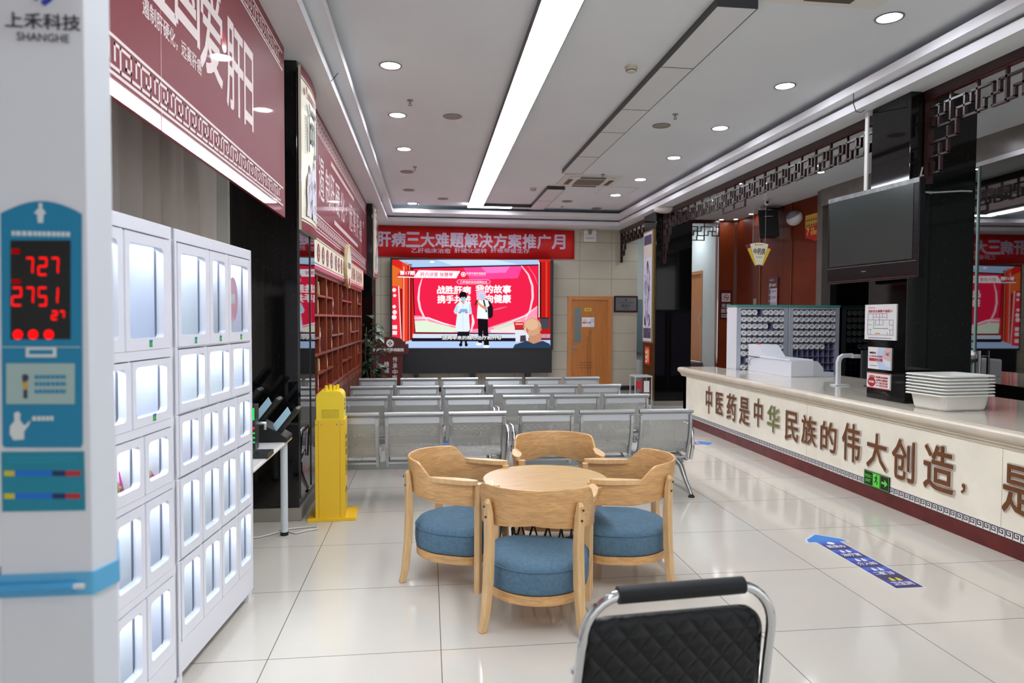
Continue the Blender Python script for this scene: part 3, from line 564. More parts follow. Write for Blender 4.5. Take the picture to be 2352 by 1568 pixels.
# printed light boxes on the column sides
def scroll_box(label, y0, y1, x0, z0, z1, ch, seed):
    t = thing('light_box', label, 'poster', (x0+.008*(ch == '切'), (y0+y1)/2, 0)); hw = (y1-y0)/2; B = lambda y: .02*math.cos(PI/2*min(1, abs(y)/hw))
    b = MB(); K = 14; pr = [(0, -hw, z0)]+[(.02+B(-hw+2*hw*i/K), -hw+2*hw*i/K, z0) for i in range(K+1)]+[(0, hw, z0)]
    b.prism(pr, (0, 0, z1-z0), mat('light_box_edge', (206, 196, 180), .4)); b.build('case', t)
    rnd = random.Random(seed); m = MB(); hz = z1-z0
    def strip(u0, u1, v0, v1, mm, l):
        k = max(1, int((u1-u0)/(2*hw)*14)); vs = []
        for i in range(k+1):
            y = u0+(u1-u0)*i/k; vs += [(.021+B(y)+l, y, v0), (.021+B(y)+l, y, v1)]
        m.add(vs, [(2*i, 2*i+2, 2*i+3, 2*i+1) for i in range(k)], mm)
    strip(-hw, hw, z0, z1, CREAM, 0); strip(-hw, hw, z0, z0+hz*.055, RED, .002); strip(-hw, hw, z1-hz*.06, z1, RED, .002); strip(-hw, hw, z0+hz*.065, z0+hz*.072, MAROON, .002); strip(-hw, hw, z1-hz*.078, z1-hz*.07, MAROON, .002)
    m.text(ch, (.05, .02, z0+hz*.66), RL, U, hw*1.15, hz*.3, INK, .012)
    m.lathe([(.03, 0), (.03, .0012)], (.046, -hw*.72, z1-hz*.13), mat('print_plum', (140, 60, 100), .5), 14, 'x'); dashes(m, (.047, 0, z1-hz*.14), RL, U, hw*1.0, .05, 2, mat('print_plum'), .6)
    for s in (-1, 1): dashes(m, (.042, s*hw*.86, z0+hz*.62), RL, U, .02, hz*.3, 16, mat('print_grey', (140, 134, 140), .6), .7)
    LAV = [mat('print_lavender', (176, 176, 206), .6), mat('print_slate', (132, 136, 164), .6), mat('print_mist', (206, 202, 212), .6), mat('print_rose', (214, 176, 184), .6)]
    for q, (u, k) in enumerate(((-.3, .0), (.28, .06))):
        cx = u*hw; zb = z0+hz*.1
        prof = [(.0, .34), (.06, .33), (.08, .29), (.2, .24), (.22, .14), (.19, .05), (.26, .0), (-.24, .0), (-.2, .07), (-.23, .16), (-.18, .25), (-.06, .29), (-.05, .33)]
        m.prism([(.043, cx+a*hw*1.6, zb+(b+k*(b > .2))*hz) for a, b in prof], (.001, 0, 0), LAV[2])
        for j in range(9):
            a0 = rnd.uniform(-.17, .17); b0 = rnd.uniform(.03, .22); m.prism([(.0445, cx+(a0-.02)*hw*1.6, zb+b0*hz), (.0445, cx+(a0+.03)*hw*1.6, zb+(b0+.01)*hz), (.0445, cx+(a0+.05)*hw*1.6, zb+(b0+.07)*hz), (.0445, cx+(a0-.0)*hw*1.6, zb+(b0+.06)*hz)], (.001, 0, 0), LAV[j % 4])
        m.prism(circle((.0445, cx, zb+(.3+k)*hz), RL, U, hw*.09, 12), (.001, 0, 0), LAV[1])
    m.build('printed_face', t)
scroll_box('cream scroll-like light box with a large dark character on the nearer left black column', 5.48, 6.18, -.992, 2.27, 3.53, '问', 3)
scroll_box('cream scroll-like light box on the farther left black column beside the banner', 12.06, 12.7, -.95, 2.3, 3.5, '切', 5)

# ---------------------------------------------------------------- bookshelf with its sign board
RW1 = mat('rosewood', (122, 48, 26), .3, var=.18, vscale=4, stretch=(6, 6, 1)); RWD = mat('rosewood_dark', (70, 26, 16), .35, var=.15)
BX0, BX1, BY0 = -1.36, -1.03, 6.25; BW, NB = .93, 5
ROWS = [1.985, 1.61, 1.235, .86]
t = thing('bookshelf', 'tall dark red wooden display shelf with offset niches along the left wall', 'bookshelf', (BX0, BY0, 0))
DP = BX1-BX0
m = MB()
for i in range(NB+1): m.box(0, DP, i*BW-.018, i*BW+.018, 0, 2.0, RW1)
m.box(0, DP, -.018, NB*BW+.018, 1.985, 2.02, RW1); m.box(-.012, 0, 0, NB*BW, 0, 2.0, RWD)
m.build('frame', t, bev=.003)
NICHES = []
for b in range(NB):
    s = MB()
    for r in range(3):
        zt, zb = ROWS[r], ROWS[r+1]; fl = (b+r) % 2; mid = b*BW+BW*(.56 if fl else .44)
        s.box(.01, DP, b*BW+.01, (b+1)*BW-.01, zb-.012, zb+.012, RW1)
        s.box(.01, DP-.01, mid-.012, mid+.012, zb+.012, zt-.01, RW1)
        zm = zb+(zt-zb)*(.5 if r != 1 else .42); a0, a1 = (b*BW+.01, mid) if fl else (mid, (b+1)*BW-.01)
        s.box(.01, DP-.005, a0, a1, zm-.011, zm+.011, RW1)
        o0, o1 = (mid, (b+1)*BW) if fl else (b*BW, mid)
        NICHES += [(b, r, o0+.03, o1-.03, zb+.0122, zt-.03, 'tall'), (b, r, a0+.03, a1-.03, zb+.0122, zm-.025, 'lower'), (b, r, a0+.03, a1-.03, zm+.0112, zt-.03, 'upper')]
    s.box(.01, DP-.01, b*BW+.01, (b+1)*BW-.01, .05, .84, RWD)
    s.build('shelf', t, bev=.002)
    for k in range(2):
        d = MB(); y0 = b*BW+.03+k*(BW/2-.015); d.box(DP-.012, DP+.004, y0, y0+BW/2-.045, .08, .82, RW1); d.box(DP+.004, DP+.008, y0+.05, y0+BW/2-.095, .14, .76, RWD); d.sphere((DP+.014, y0+(.03 if k else BW/2-.075), .45), .012, mat('brass', (176, 140, 80), .3, 1)); d.build('door', t)
BK = [mat('book_cream', (214, 200, 158), .5), mat('book_kraft', (186, 152, 104), .6), mat('book_white', (220, 220, 222), .5), mat('book_grey', (128, 126, 128), .5), mat('book_yellow', (206, 186, 104), .5), mat('book_slate', (70, 74, 84), .5), mat('book_pink', (206, 150, 156), .5)]
CN = ['cream', 'kraft brown', 'white', 'grey', 'yellow', 'dark slate', 'pink']
rnd = random.Random(11)
for ni, (b, r, y0, y1, z0, z1, nm) in enumerate(NICHES):
    if ni % 7 == 5: continue
    k = rnd.choice([0, 0, 1, 2, 2, 3, 4, 5, 6]); hh = min(z1-z0, rnd.uniform(.15, .27))*.95; where = '%s niche of shelf bay %s, %s row' % (nm, ['one', 'two', 'three', 'four', 'five'][b], ['top', 'middle', 'bottom'][r])
    kind = ni % 3; X0, Y0 = BX0, BY0
    if kind == 0:        # a run of slim volumes
        yy = y0+rnd.uniform(0, .06); n = rnd.randint(2, 4)
        for q in range(n):
            wq = rnd.uniform(.02, .04); h2 = hh*rnd.uniform(.85, 1)
            if yy+wq > y1: break
            kk = (k+q*2) % 7; o = thing('book', '%s upright book, %s, %s' % (CN[kk], ORD(q), where), 'book', (X0+.3, Y0+yy+wq/2, z0), 0, 'books on the display shelf')
            MB().box(-.19, 0, -wq/2, wq/2, 0, h2, BK[kk]).build('cover', o, bev=.003); MB().box(-.185, .0015, -wq/2+.004, wq/2-.004, h2*.6, h2*.8, PAPER).box(0, .0015, -wq/2+.006, wq/2-.006, h2*.2, h2*.5, INK).build('spine_label', o); yy += wq+.002
    elif kind == 1:      # a boxed set
        wq = min(y1-y0, rnd.uniform(.1, .16)); yy = (y0+y1)/2
        o = thing('book_box', '%s boxed book set in the %s' % (CN[k], where), 'book', (X0+.28, Y0+yy, z0), rnd.uniform(-.05, .05), 'boxed sets on the display shelf')
        MB().box(-.18, 0, -wq/2, wq/2, 0, hh, BK[k]).build('slipcase', o, bev=.004); MB().box(0, .002, -wq/2+.01, wq/2-.01, hh*.12, hh*.4, mat('label_ivory', (226, 216, 186), .5)).box(.002, .0025, -.015, .015, hh*.15, hh*.37, INK).build('label', o)
    else:                # a volume leaning against the side
        wq = .025; hh = min(hh, (z1-z0)*.9); o = thing('book', '%s leaning book in the %s' % (CN[k], where), 'book', (X0+.3, Y0+(y0+y1)/2, z0), 0, 'books on the display shelf'); o.rotation_euler.x = .3
        MB().box(-.17, 0, -wq/2, wq/2, 0.004, hh, BK[k]).build('cover', o, bev=.003); MB().box(-.165, .0015, -wq/2+.005, wq/2-.005, hh*.3, hh*.7, mat('label_ivory')).build('spine_label', o)
t = thing('sign_board', 'cream sign board with rows of maroon ovals on top of the wooden bookshelf', 'sign', (-1.06, 6.25, 2.022))
m = MB(); m.box(0, .06, 0, 4.62, 0, .31, CREAM); m.box(.06, .0612, 0, 4.62, 0, .035, mat('print_magenta', (178, 60, 100), .3)); m.box(.06, .0612, 0, 4.62, .29, .31, MAROON)
m.box(.06, .0615, 0, 4.62, .05, .056, MAROON); m.box(.06, .0615, 0, 4.62, .27, .275, MAROON)
for i, y in enumerate([.2, .46, .72, .98, 1.3, 1.52, 1.74, 1.96, 2.5, 2.68, 2.86, 3.04, 3.3, 3.5, 3.7, 3.9]):
    y = y*1.1
    m.prism([(.0615, y+.075*math.cos(a*PI/9), .16+.085*math.sin(a*PI/9)) for a in range(18)], (.001, 0, 0), MAROON)
    m.box(.0626, .0634, y-.03, y+.03, .15+.02*(i % 2), .165+.02*(i % 2), CREAM); m.box(.0626, .0634, y-.008, y+.008, .1, .22, CREAM); m.box(.0626, .0634, y-.035, y+.02, .115, .127, CREAM)
m.build('board', t)
m = MB(); m.prism([(.064, 2.4+.26*math.cos(a*PI/14), .2+.27*math.sin(a*PI/14)) for a in range(28)], (.03, 0, 0), mat('crest_rim', (196, 176, 130), .35)); m.prism([(.0945, 2.4+.22*math.cos(a*PI/14), .2+.23*math.sin(a*PI/14)) for a in range(28)], (.001, 0, 0), CREAM)
m.prism([(.096, 2.4+.08*math.cos(a*PI/14), -.04+.1*math.sin(a*PI/14)) for a in range(15)], (.001, 0, 0), MAROON)
for i in range(3): m.box(.0956, .0966, 2.27+i*.09, 2.33+i*.09, .17, .24, INK)
m.build('crest', t)
# potted plant in front of the far left column
t = thing('potted_plant', 'leafy green rubber plant in a pot beside the far left black column', 'plant', (-.9, 11.15, 0))
MB().lathe([(.1, 0), (.14, .02), (.17, .3), (.18, .32), (.15, .32), (.14, .28)], (0, 0, 0), mat('pot_glaze', (70, 60, 54), .3)).build('pot', t)
st = MB(); lv = MB(); LG = [mat('leaf_dark', (38, 66, 44), .3, var=.2), mat('leaf_mid', (66, 92, 66), .3, var=.2)]; rnd = random.Random(4)
for k in range(4):
    a = k*1.7; top = Vector((.1*math.cos(a), .1*math.sin(a), 1.2+.12*k)); pts = [Vector((.02*math.cos(a), .02*math.sin(a), .28)).lerp(top, i/5)+Vector((.03*math.sin(i+k), .03*math.cos(i), 0)) for i in range(6)]
    st.tube(pts, .008, mat('stem', (74, 70, 40), .6), 6)
    for j in range(16):
        p = pts[0].lerp(top, .25+.75*j/15); az = rnd.uniform(0, 2*PI); el = rnd.uniform(-.5, .7); d = Vector((math.cos(az)*math.cos(el), math.sin(az)*math.cos(el), math.sin(el))); L = rnd.uniform(.16, .26)
        sd = d.cross(U).normalized(); up = sd.cross(d); q = lambda u, v: p+d*(L*u+.03)+sd*(v*L*.3)-U*(L*.35*u*u)+up*(abs(v)*.02)
        pr = [(0, 0), (.2, .6), (.45, 1), (.75, .75), (1, 0)]; vs = [q(u, 0) for u, v in pr]+[q(u, v) for u, v in pr]+[q(u, -v) for u, v in pr]
        lv.add(vs, [(i, i+1, 6+i, 5+i) for i in range(4)]+[(i+1, i, 10+i, 11+i) for i in range(4)], LG[j % 2], True)
st.build('stem', t); lv.build('foliage', t)
# speaker's lectern
t = thing('lectern', 'dark red speaker lectern with a white round emblem, beside the LED screen', 'lectern', (-.72, 13.3, 0)); LR = mat('lectern_red', (82, 20, 18), .35, var=.1, vscale=3)
m = MB(); m.prism([(-.2, .0, 0), (.2, .0, 0), (.24, .0, .95), (-.24, .0, .95)], (0, .32, 0), LR); m.box(-.27, .27, -.02, .36, 0, .08, LR); m.build('body', t, bev=.005)
m = MB(); pr = [(-.29, 0), (.29, 0), (.29, .24)]+[(.24*math.cos(a), .245+.085*math.sin(a)) for a in [PI*i/12 for i in range(13)]]+[(-.29, .24)]
m.prism([(x, -.05, .9+z) for x, z in pr], (0, .05, 0), LR); m.box(-.29, .34, 0, .36, .9, 1.08, LR); m.build('top', t, bev=.004)
n = MB(); n.text('济南中医肝病医院', (0, -.05, .98), R, U, .52, .062, PAPER, .02, .003)
n.build('name_lettering', t); n = MB()
n.lathe([(.072, -.0515), (.056, -.0525)], (0, 0, 1.105), PAPER, 24, 'y'); n.lathe([(.055, -.0528), (.001, -.053)], (0, 0, 1.105), PAPER, 24, 'y')
GR = mat('emblem_green', (20, 120, 70), .4)
n.prism(circle((-.022, -.0535, 1.105), R, U, .018, 10), (0, -.001, 0), GR); n.prism(circle((0, -.0535, 1.077), R, U, .016, 10), (0, -.001, 0), GR); n.prism(circle((.022, -.0535, 1.105), R, U, .018, 10), (0, -.001, 0), MAROON); n.prism(circle((0, -.0535, 1.133), R, U, .016, 10), (0, -.001, 0), MAROON)
n.text('Z', (0, -.0545, 1.105), R, U, .03, .034, PAPER, .03); n.build('emblem', t); n = MB()
for i, ch in enumerate('传承中医'): n.text(ch, (.09, -.001, .79-.12*i), R, U, .09, .1, PAPER, 0, .002)
for i, ch in enumerate('精诚'): n.text(ch, (-.07, -.001, .7-.12*i), R, U, .09, .1, PAPER, 0, .002)
n.build('slogan_lettering', t)
# white air purifier-like stand beside the lectern
t = thing('floor_stand', 'slim white floor-standing unit behind the lectern at the far left column', 'stand', (-.98, 13.6, 0))
MB().prism([(-.05, -.05, 0), (.07, -.05, 0), (.06, -.05, 1.3), (.02, -.05, 1.42), (-.05, -.05, 1.36)], (0, .12, 0), mat('white_plastic')).build('body', t, bev=.01); MB().tube([(-.02, -.07, 1.4), (-.035, -.075, 1.2), (-.02, -.07, 1.1), (-.03, -.07, .8)], .006, INK, 6).build('cable', t)
# curtain behind the lockers
m = MB(); CU = mat('grey_curtain', (205, 198, 190), .8, var=.05, vscale=1); N = 300; vs = []
for i in range(N+1):
    y = -.5+5.9*i/N; x = -1.62+.035*math.sin(y*19+.8*math.sin(y*3))+.012*math.sin(y*47)
    for k in range(7): vs.append((x+.004*math.sin(k*2+y*9), y, .05+k*3.45/6))
m.add(vs, [(i*7+k, (i+1)*7+k, (i+1)*7+k+1, i*7+k+1) for i in range(N) for k in range(6)], CU, True)
o = m.build('curtain'); sd = o.modifiers.new('thickness', 'SOLIDIFY'); sd.thickness = .003; tag(o, 'long grey pleated curtain hanging behind the white lockers', 'curtain')

# ================================================================ vending lockers
LW = mat('locker_white', (226, 228, 238), .3, coat=.3); LI = mat('locker_inside', (232, 234, 236), .5); SEAL_GAP = mat('seal_and_gap_shade', (70, 74, 92), .4); LED = glow('locker_led', (248, 249, 255), LED_L); LG_ = pane('locker_glass', (245, 250, 252), 1.0)
def ring(mb, u0, u1, z0, z1, h, r, y0, y1, m):
    """door slab (u0..u1 x z0..z1) with a rounded window h=(a,b,c,d)"""
    a, b, c, d = h; N = 6; arcs = []
    for (cx, cz, t0) in ((a+r, c+r, PI), (b-r, c+r, 1.5*PI), (b-r, d-r, 0), (a+r, d-r, .5*PI)):
        arcs.append([(cx+r*math.cos(t0+PI/2*i/N), cz+r*math.sin(t0+PI/2*i/N)) for i in range(N+1)])
    cor = [(u0, z0), (u1, z0), (u1, z1), (u0, z1)]
    for y, fl in ((y1, 0), (y0, 1)):
        for k in range(4):
            A = arcs[k]; B = arcs[(k+1) % 4]; n = len(A)
            vs = [(cor[k][0], y, cor[k][1])]+[(p[0], y, p[1]) for p in A]; mb.add(vs, [(0, i+1, i+2) if fl else (0, i+2, i+1) for i in range(n-1)], m)
            vs = [(cor[k][0], y, cor[k][1]), (cor[(k+1) % 4][0], y, cor[(k+1) % 4][1]), (B[0][0], y, B[0][1]), (A[-1][0], y, A[-1][1])]; mb.add(vs, [(0, 1, 2, 3) if fl else (3, 2, 1, 0)], m)
    hp = [p for A in arcs for p in A]; n = len(hp)
    mb.add([(p[0], y1, p[1]) for p in hp]+[(p[0], y0, p[1]) for p in hp], [(i, (i+1) % n, n+(i+1) % n, n+i) for i in range(n)], m)
    mb.add([(p[0], y1, p[1]) for p in cor]+[(p[0], y0, p[1]) for p in cor], [((i+1) % 4, i, 4+i, 4+(i+1) % 4) for i in range(4)], m)
    return hp
def locker(name, label, loc, rz, W, rows, header):
    t = thing(name, label, 'locker', loc, rz); D = .42; b = MB(); g = .012
    b.box(0, W, -D, -D+.015, .055, 1.956, LI); b.box(0, .014, -D, 0, .055, 1.956, LW); b.box(W-.014, W, -D, 0, .055, 1.956, LW); b.box(0, W, -D, 0, header, 1.956, LW); b.box(0, W, -D, 0, .055, rows[-1][1], LW)
    for q0, q in zip(rows[:-1], rows[1:]):
        wide = q0[1]-q[0] > .01; b.box(.014, W-.014, -D+.015, 0 if wide else -.01, q[0]-.002, max(q[0]+g, q0[1]+.003) if not wide else q0[1]+.003, LW if wide else LI)
        for zg in ((q[0], q0[1]) if wide else (q[0],)): b.box(.014, W-.014, -.04, -.031, zg-.02, zg+.02, SEAL_GAP)  # grey strips added behind door gaps: block LED leaks, read as dark grooves
    b.box(.014, W-.014, -.04, -.031, header-.02, header+.02, SEAL_GAP); b.box(.014, W-.014, -.04, -.031, rows[-1][1]-.02, rows[-1][1]+.02, SEAL_GAP)  # same added light-blocking strips at the header and base gaps
    for z1, z0, doors in rows:
        for dd in doors[1:]: b.box(dd[0]-.012, dd[0], -D+.015, -.008, z0, z1, LI)
        b.box(doors[-1][1]+.004, W, -.03, 0, z0, z1, LW); b.box(.0, doors[0][0]-.004, -.03, 0, z0, z1, LW)
    b.build('carcass', t, bev=.002)
    m = MB()
    for u in (.01, W-.06):
        for y in (-D+.02, -.06): m.box(u, u+.05, y, y+.05, 0, .055, LW)
    m.build('feet', t)
    for r, (z1, z0, doors) in enumerate(rows):
        for k, (u0, u1, wa, wb, wc, wd) in enumerate(doors):
            d = MB(); ring(d, u0+.002, u1-.002, z0+.004, z1-.006, (wa, wb, wc, wd), .02, -.028, .002, LW)
            d.box(wa-.002, wa+.004, -.034, -.028, wc-.01, wd+.01, SEAL_GAP); d.box(wa, wb, -.034, -.028, wc-.012, wc-.002, LW)
            dr = d.build('door', t); MB().box(wa-.006, wb+.006, -.02, -.017, wc-.006, wd+.006, LG_).build('pane', dr)
            if r == 0 or (r == 1 and k == 0 and name == 'vending_locker' and W > .965):
                s = MB(); c = (u0+u1)/2; s.box(c-.018, c+.004, .002, .0035, z0+.015, z0+.04, mat('sticker_green', (70, 180, 60), .4)); s.box(c-.018, c+.004, .0035, .0045, z0+.032, z0+.041, mat('sticker_blue', (20, 120, 180), .4)); s.box(c-.018, c+.004, .0035, .0045, z0+.014, z0+.018, mat('sticker_blue')); s.build('sticker', dr)
            MB().box(u0+.02, u1-.02, -.075, -.06, z1-.016, z1-.006, LED).build('led_strip', t)
    return t
F0 = Vector((-.98, 3.93, 0)); DU = Vector((-.0795, -.9968, 0)); RZ = math.atan2(DU.y, DU.x)
cz = [(.045, .2, .05, .205), (.24, .43, .276, .438), (.466, .665, .501, .668), (.70, .93, .732, .899)]
def four(z1, z0, a, b, cols): return (z1, z0, [(u0, u1, wa, wb, a, b) for u0, u1, wa, wb in cols])
c4 = [(.038, .235, .05, .205), (.24, .465, .276, .438), (.47, .695, .501, .668), (.70, .925, .732, .899)]
rows1 = [(1.905, 1.455, [(.025, .345, .062, .315, 1.507, 1.86), (.35, .588, .396, .549, 1.507, 1.86), (.592, .925, .635, .893, 1.507, 1.86)]),
         (1.452, 1.172, [(.025, .318, .053, .289, 1.212, 1.42), (.322, .62, .349, .595, 1.212, 1.42), (.624, .925, .656, .906, 1.212, 1.42)]),
         four(1.168, .9, .942, 1.132, c4), four(.896, .545, .59, .86, c4), four(.541, .19, .245, .505, c4)]
locker('vending_locker', 'white glass-windowed vending locker standing farther from the entrance, beside the white table', F0-DU*.035, RZ, .962, rows1, 1.905)
d4 = [(.03, .252, .062, .224), (.262, .49, .294, .455), (.5, .715, .535, .69), (.725, .93, .76, .9)]
rows2 = [(1.905, 1.455, [(.03, .382, .085, .351, 1.503, 1.86), (.392, .66, .43, .63, 1.503, 1.86), (.67, .93, .71, .9, 1.503, 1.86)]),
         (1.424, 1.165, [(.03, .338, .066, .315, 1.203, 1.395), (.35, .65, .387, .62, 1.203, 1.395), (.66, .93, .7, .9, 1.203, 1.395)]),
         four(1.135, .9, .945, 1.1, d4), four(.876, .538, .588, .835, d4), four(.51, .176, .235, .47, d4)]
F1 = F0+DU*.935
locker('vending_locker', 'white glass-windowed vending locker nearest the entrance, half hidden by the health-check column', F1, RZ, .967, rows2, 1.905)
# parcels inside the lockers
TAN = mat('plush_tan', (196, 172, 116), .8, bump=.6, bscale=60); HOT = mat('ribbon_pink', (236, 60, 190), .4)
def LP(u, y, z): return F0-DU*.035+DU*u+Vector((-DU.y, DU.x, 0))*y+Vector((0, 0, z))
for i, (u, z, y, body, lab) in enumerate([(1.2, 1.1775, -.1, 1, 'tan wrapped item with pink trim in the wide second-row locker nearest the entrance'), (1.05, .9125, -.1, 2, 'knotted tan cloth item with a pink ribbon in the third row, beside the unit joint'), (1.28, .9125, -.1, 2, 'knotted tan cloth item with a pink ribbon in row three, beside the health column'),
        (.82, .9125, -.13, 0, 'pink translucent tray in the third row of the farther locker unit, first window'), (.59, .9125, -.13, 0, 'pink tray with a raised tip in the third row, second window of the farther unit'), (.35, .9125, -.13, 0, 'small pink ring in the third row, third window of the farther unit'), (.14, .9125, -.1, 1, 'small tan parcel in the third row, window nearest the white table')]):
    o = thing('parcel', lab, 'parcel', LP(u, y, z), RZ, 'goods inside the lockers'); m = MB(); p = MB()
    if body:
        for k in range(3 if body == 2 else 1): m.sphere((-.03+.03*k, .0, .022+.012*(k % 2)), .028 if body == 2 else .04, TAN, 14, 9, (1.2, .9, .75 if body == 2 else .5), .5, i+k)
        m.build('bundle', o)
    p.tube([(-.06+.12*q/8, .01+.015*math.sin(q*.9+i), .008+.012*(q % 3 == 1)) for q in range(9)], .006, HOT, 6)
    if body == 0: p.tube(circle((0, 0, .009), R, RL, .055, 16), .005, HOT, 6, True)
    if i == 2: p.prism([(-.05, .02, .01), (-.03, .02, .01), (-.02, .02, .09)], (0, .004, 0), HOT)
    p.build('ribbon', o)
p = LP(.15, -.05, 1.68); m = MB(); m.prism([(.07*math.cos(a*PI/10), 0, .12*math.sin(a*PI/10)) for a in range(20)], (0, .002, 0), mat('sticker_rose', (244, 176, 190), .4)); m.box(-.03, .03, .002, .003, -.02, .03, PAPER)
m.box(-.01, .01, -.02, .004, -.22, -.1, mat('sticker_stem', (220, 220, 226), .4)); o = m.build('paper_fan'); o.location = p; o.rotation_euler.z = RZ; tag(o, 'round pink paper fan seen through the top locker window nearest the white table', 'fan')

# ================================================================ health-check column
t = thing('health_kiosk', 'white height and weight check column with a red digital display, foreground at the left edge', 'health kiosk', (-.6, 1.15, 0))
KW = mat('kiosk_white', (206, 210, 217), .45); KS = mat('kiosk_side', (214, 213, 216), .4); kx = -.6
m = MB(); pl = [(-.066, 0), (.069, 0), (.084, .052), (.035, .16), (-.06, .16), (-.084, .05)]
m.prism([(x, y, .06) for x, y in pl], (0, 0, 2.3), KW); m.prism([(.0692, .0008, .06), (.0842, .0528, .06), (.082, .054, .06), (.067, .002, .06)], (0, 0, 2.3), KS); m.build('column', t, bev=.006)
MB().box(-.2, .22, -.38, .2, 0, .06, KW).build('weighing_plate', t, bev=.01)
MB().box(-.1, .1, -.35, .16, 2.36, 2.42, KW).build('height_sensor_arm', t, bev=.01)
def KP(x, y): q = pY(x, y, 1.15); return Vector((q.x-kx, -.001, q.z))
TEAL = mat('kiosk_teal', (0, 120, 160), .4); TEAL2 = mat('kiosk_teal_two', (0, 124, 148), .4)
m = MB()
def kp(pts, mm, l=1): m.prism([KP(x, y)-Vector((0, .0006*l, 0)) for x, y in pts][::-1], (0, -.0005, 0), mm)
def kr(x0, y0, x1, y1, mm, l=1): kp([(x0, y0), (x1, y0), (x1, y1), (x0, y1)], mm, l)
kp([(3, 490)]+[(3+186*i/12, 490-28*math.sin(PI*i/12)) for i in range(1, 12)]+[(189, 492), (191, 1019), (186, 1027), (12, 1027), (7, 1020)], TEAL)
KWH = mat('kiosk_print', (200, 206, 208), .5)
kp([(90, 470), (95, 465), (100, 470), (98, 477), (108, 490), (102, 493), (101, 512), (89, 512), (88, 493), (80, 490), (92, 477)], KWH, 2); m.tube([KP(95+27*math.cos(a*PI/10), 511+9*math.sin(a*PI/10)) for a in range(20)], .0007, KWH, 5, True)
a, b = KP(28, 530), KP(163, 544); dashes(m, (a+b)/2-Vector((0, .001, 0)), R, U, b.x-a.x, a.z-b.z, 1, KWH, .9)
kr(26, 552, 164, 779, mat('kiosk_display', (8, 9, 12), .2), 2)
KRED = glow('kiosk_led', (255, 16, 20), 1.6); KRD = glow('kiosk_led_dim', (150, 6, 6), 1.0)
def seg(ch, x, y, w, h):
    th = 3.4; S = {'1': 'bc', '2': 'abged', '5': 'afgcd', '7': 'abc'}[ch]; hh = h/2
    for q in S:
        x0, y0, x1, y1 = {'a': (0, 0, w, 0), 'b': (w, 0, w-.05*w, hh), 'g': (0, hh, w, hh), 'c': (w-.05*w, hh, w-.1*w, h), 'e': (0, hh, -.05*w, h), 'd': (0, h, w, h), 'f': (0, 0, 0, hh)}[q]
        kr(x+min(x0, x1)-th*.6*(x0 == x1 or q in 'bce')+1, y+min(y0, y1)+1-th*(y0 == y1)*.6, x+max(x0, x1)+th*.6*(q in 'bcef')-1, y+max(y0, y1)-1+th*(y0 == y1)*.6+2, KRED, 4)
for ch, x, y, w_, h_ in (('7', 63, 592, 16, 34), ('2', 92, 592, 18, 38), ('7', 121, 592, 16, 34), ('2', 32, 660, 20, 40), ('7', 64, 660, 16, 34), ('5', 92, 660, 18, 40), ('1', 118, 660, 18, 34), ('2', 122, 714, 12, 18), ('7', 140, 714, 10, 14)): seg(ch, x, y, w_, h_)
kr(30, 572, 48, 583, KRD, 4); kr(30, 642, 50, 651, KRD, 4)
for x in (44, 79, 115): kp([(x+11*math.cos(a*PI/8), 768-11*math.sin(a*PI/8)) for a in range(16)], KRED, 4)
kr(8, 796, 186, 797.5, KWH, 3); kr(62, 797, 132, 820, KWH, 3); kr(70, 803, 124, 813, TEAL, 4)
kr(17, 834, 174, 927, mat('kiosk_print_card', (150, 174, 172), .5), 3)
kp([(54, 866), (54, 860), (62, 858), (69, 862), (68, 872), (64, 876), (66, 884), (66, 914), (57, 914), (57, 886), (55, 876)], mat('print_navy', (40, 50, 80), .5), 4); kr(57, 876, 66, 894, mat('print_ochre', (190, 150, 40), .5), 5)
for y in (860, 876, 893):
    a, b = KP(82, y), KP(154, y+10); dashes(m, (a+b)/2-Vector((0, .0026, 0)), R, U, b.x-a.x, a.z-b.z, 1, TEAL, .8)
kp([(35, 948), (44, 944), (50, 950), (48, 962), (54, 972), (60, 976), (72, 964), (70, 974), (58, 990), (58, 1008), (34, 1010), (25, 996), (26, 978), (36, 966)], KWH, 3)
a, b = KP(76, 954), KP(126, 966); dashes(m, (a+b)/2-Vector((0, .002, 0)), R, U, b.x-a.x, a.z-b.z, 1, KWH, .8)
m.build('instruction_panel', t); m = MB()
kp([(4, 1037), (194, 1036), (197, 1171), (7, 1174)], TEAL2)
for y in (1086, 1138):
    for x0, x1, cc in ((12, 36, (190, 180, 40)), (36, 70, (0, 100, 200)), (70, 122, (0, 90, 80)), (122, 153, (10, 34, 90)), (153, 187, (170, 30, 40))): kr(x0, y-6, x1, y+6, mat('print_bar_%d' % cc[0], cc, .5), 2)
a, b = KP(20, 1048), KP(180, 1062); dashes(m, (a+b)/2-Vector((0, .0012, 0)), R, U, b.x-a.x, a.z-b.z, 2, mat('print_teal_pale', (20, 140, 166), .5), .6)
m.build('scale_chart', t); m = MB()
NAVY = mat('logo_blue', (26, 46, 150), .4); a = KP(100, 50); m.text('上禾科技', (a.x, -.001, a.z), R, U, KP(186, 0).x-KP(14, 0).x, KP(0, 32).z-KP(0, 68).z, INK, .01)
a = KP(100, 87); m.text('SHANGHE', (a.x, -.001, a.z), R, U, KP(160, 0).x-KP(40, 0).x, KP(0, 78).z-KP(0, 97).z, INK, 0)
m.tube([KP(99, 9), KP(112, 0), KP(130, -20)], .0042, NAVY, 8); m.tube([KP(80, -1), KP(105, -25)], .0035, NAVY, 8)
m.build('logo', t)
m = MB(); z0, z1 = KP(0, 1372).z, KP(0, 1320).z; BB = mat('kiosk_band', (86, 164, 206), .45); op = [(-.095, -.004), (.072, -.004), (.088, .051), (.038, .165), (-.065, .165), (-.09, .05)]
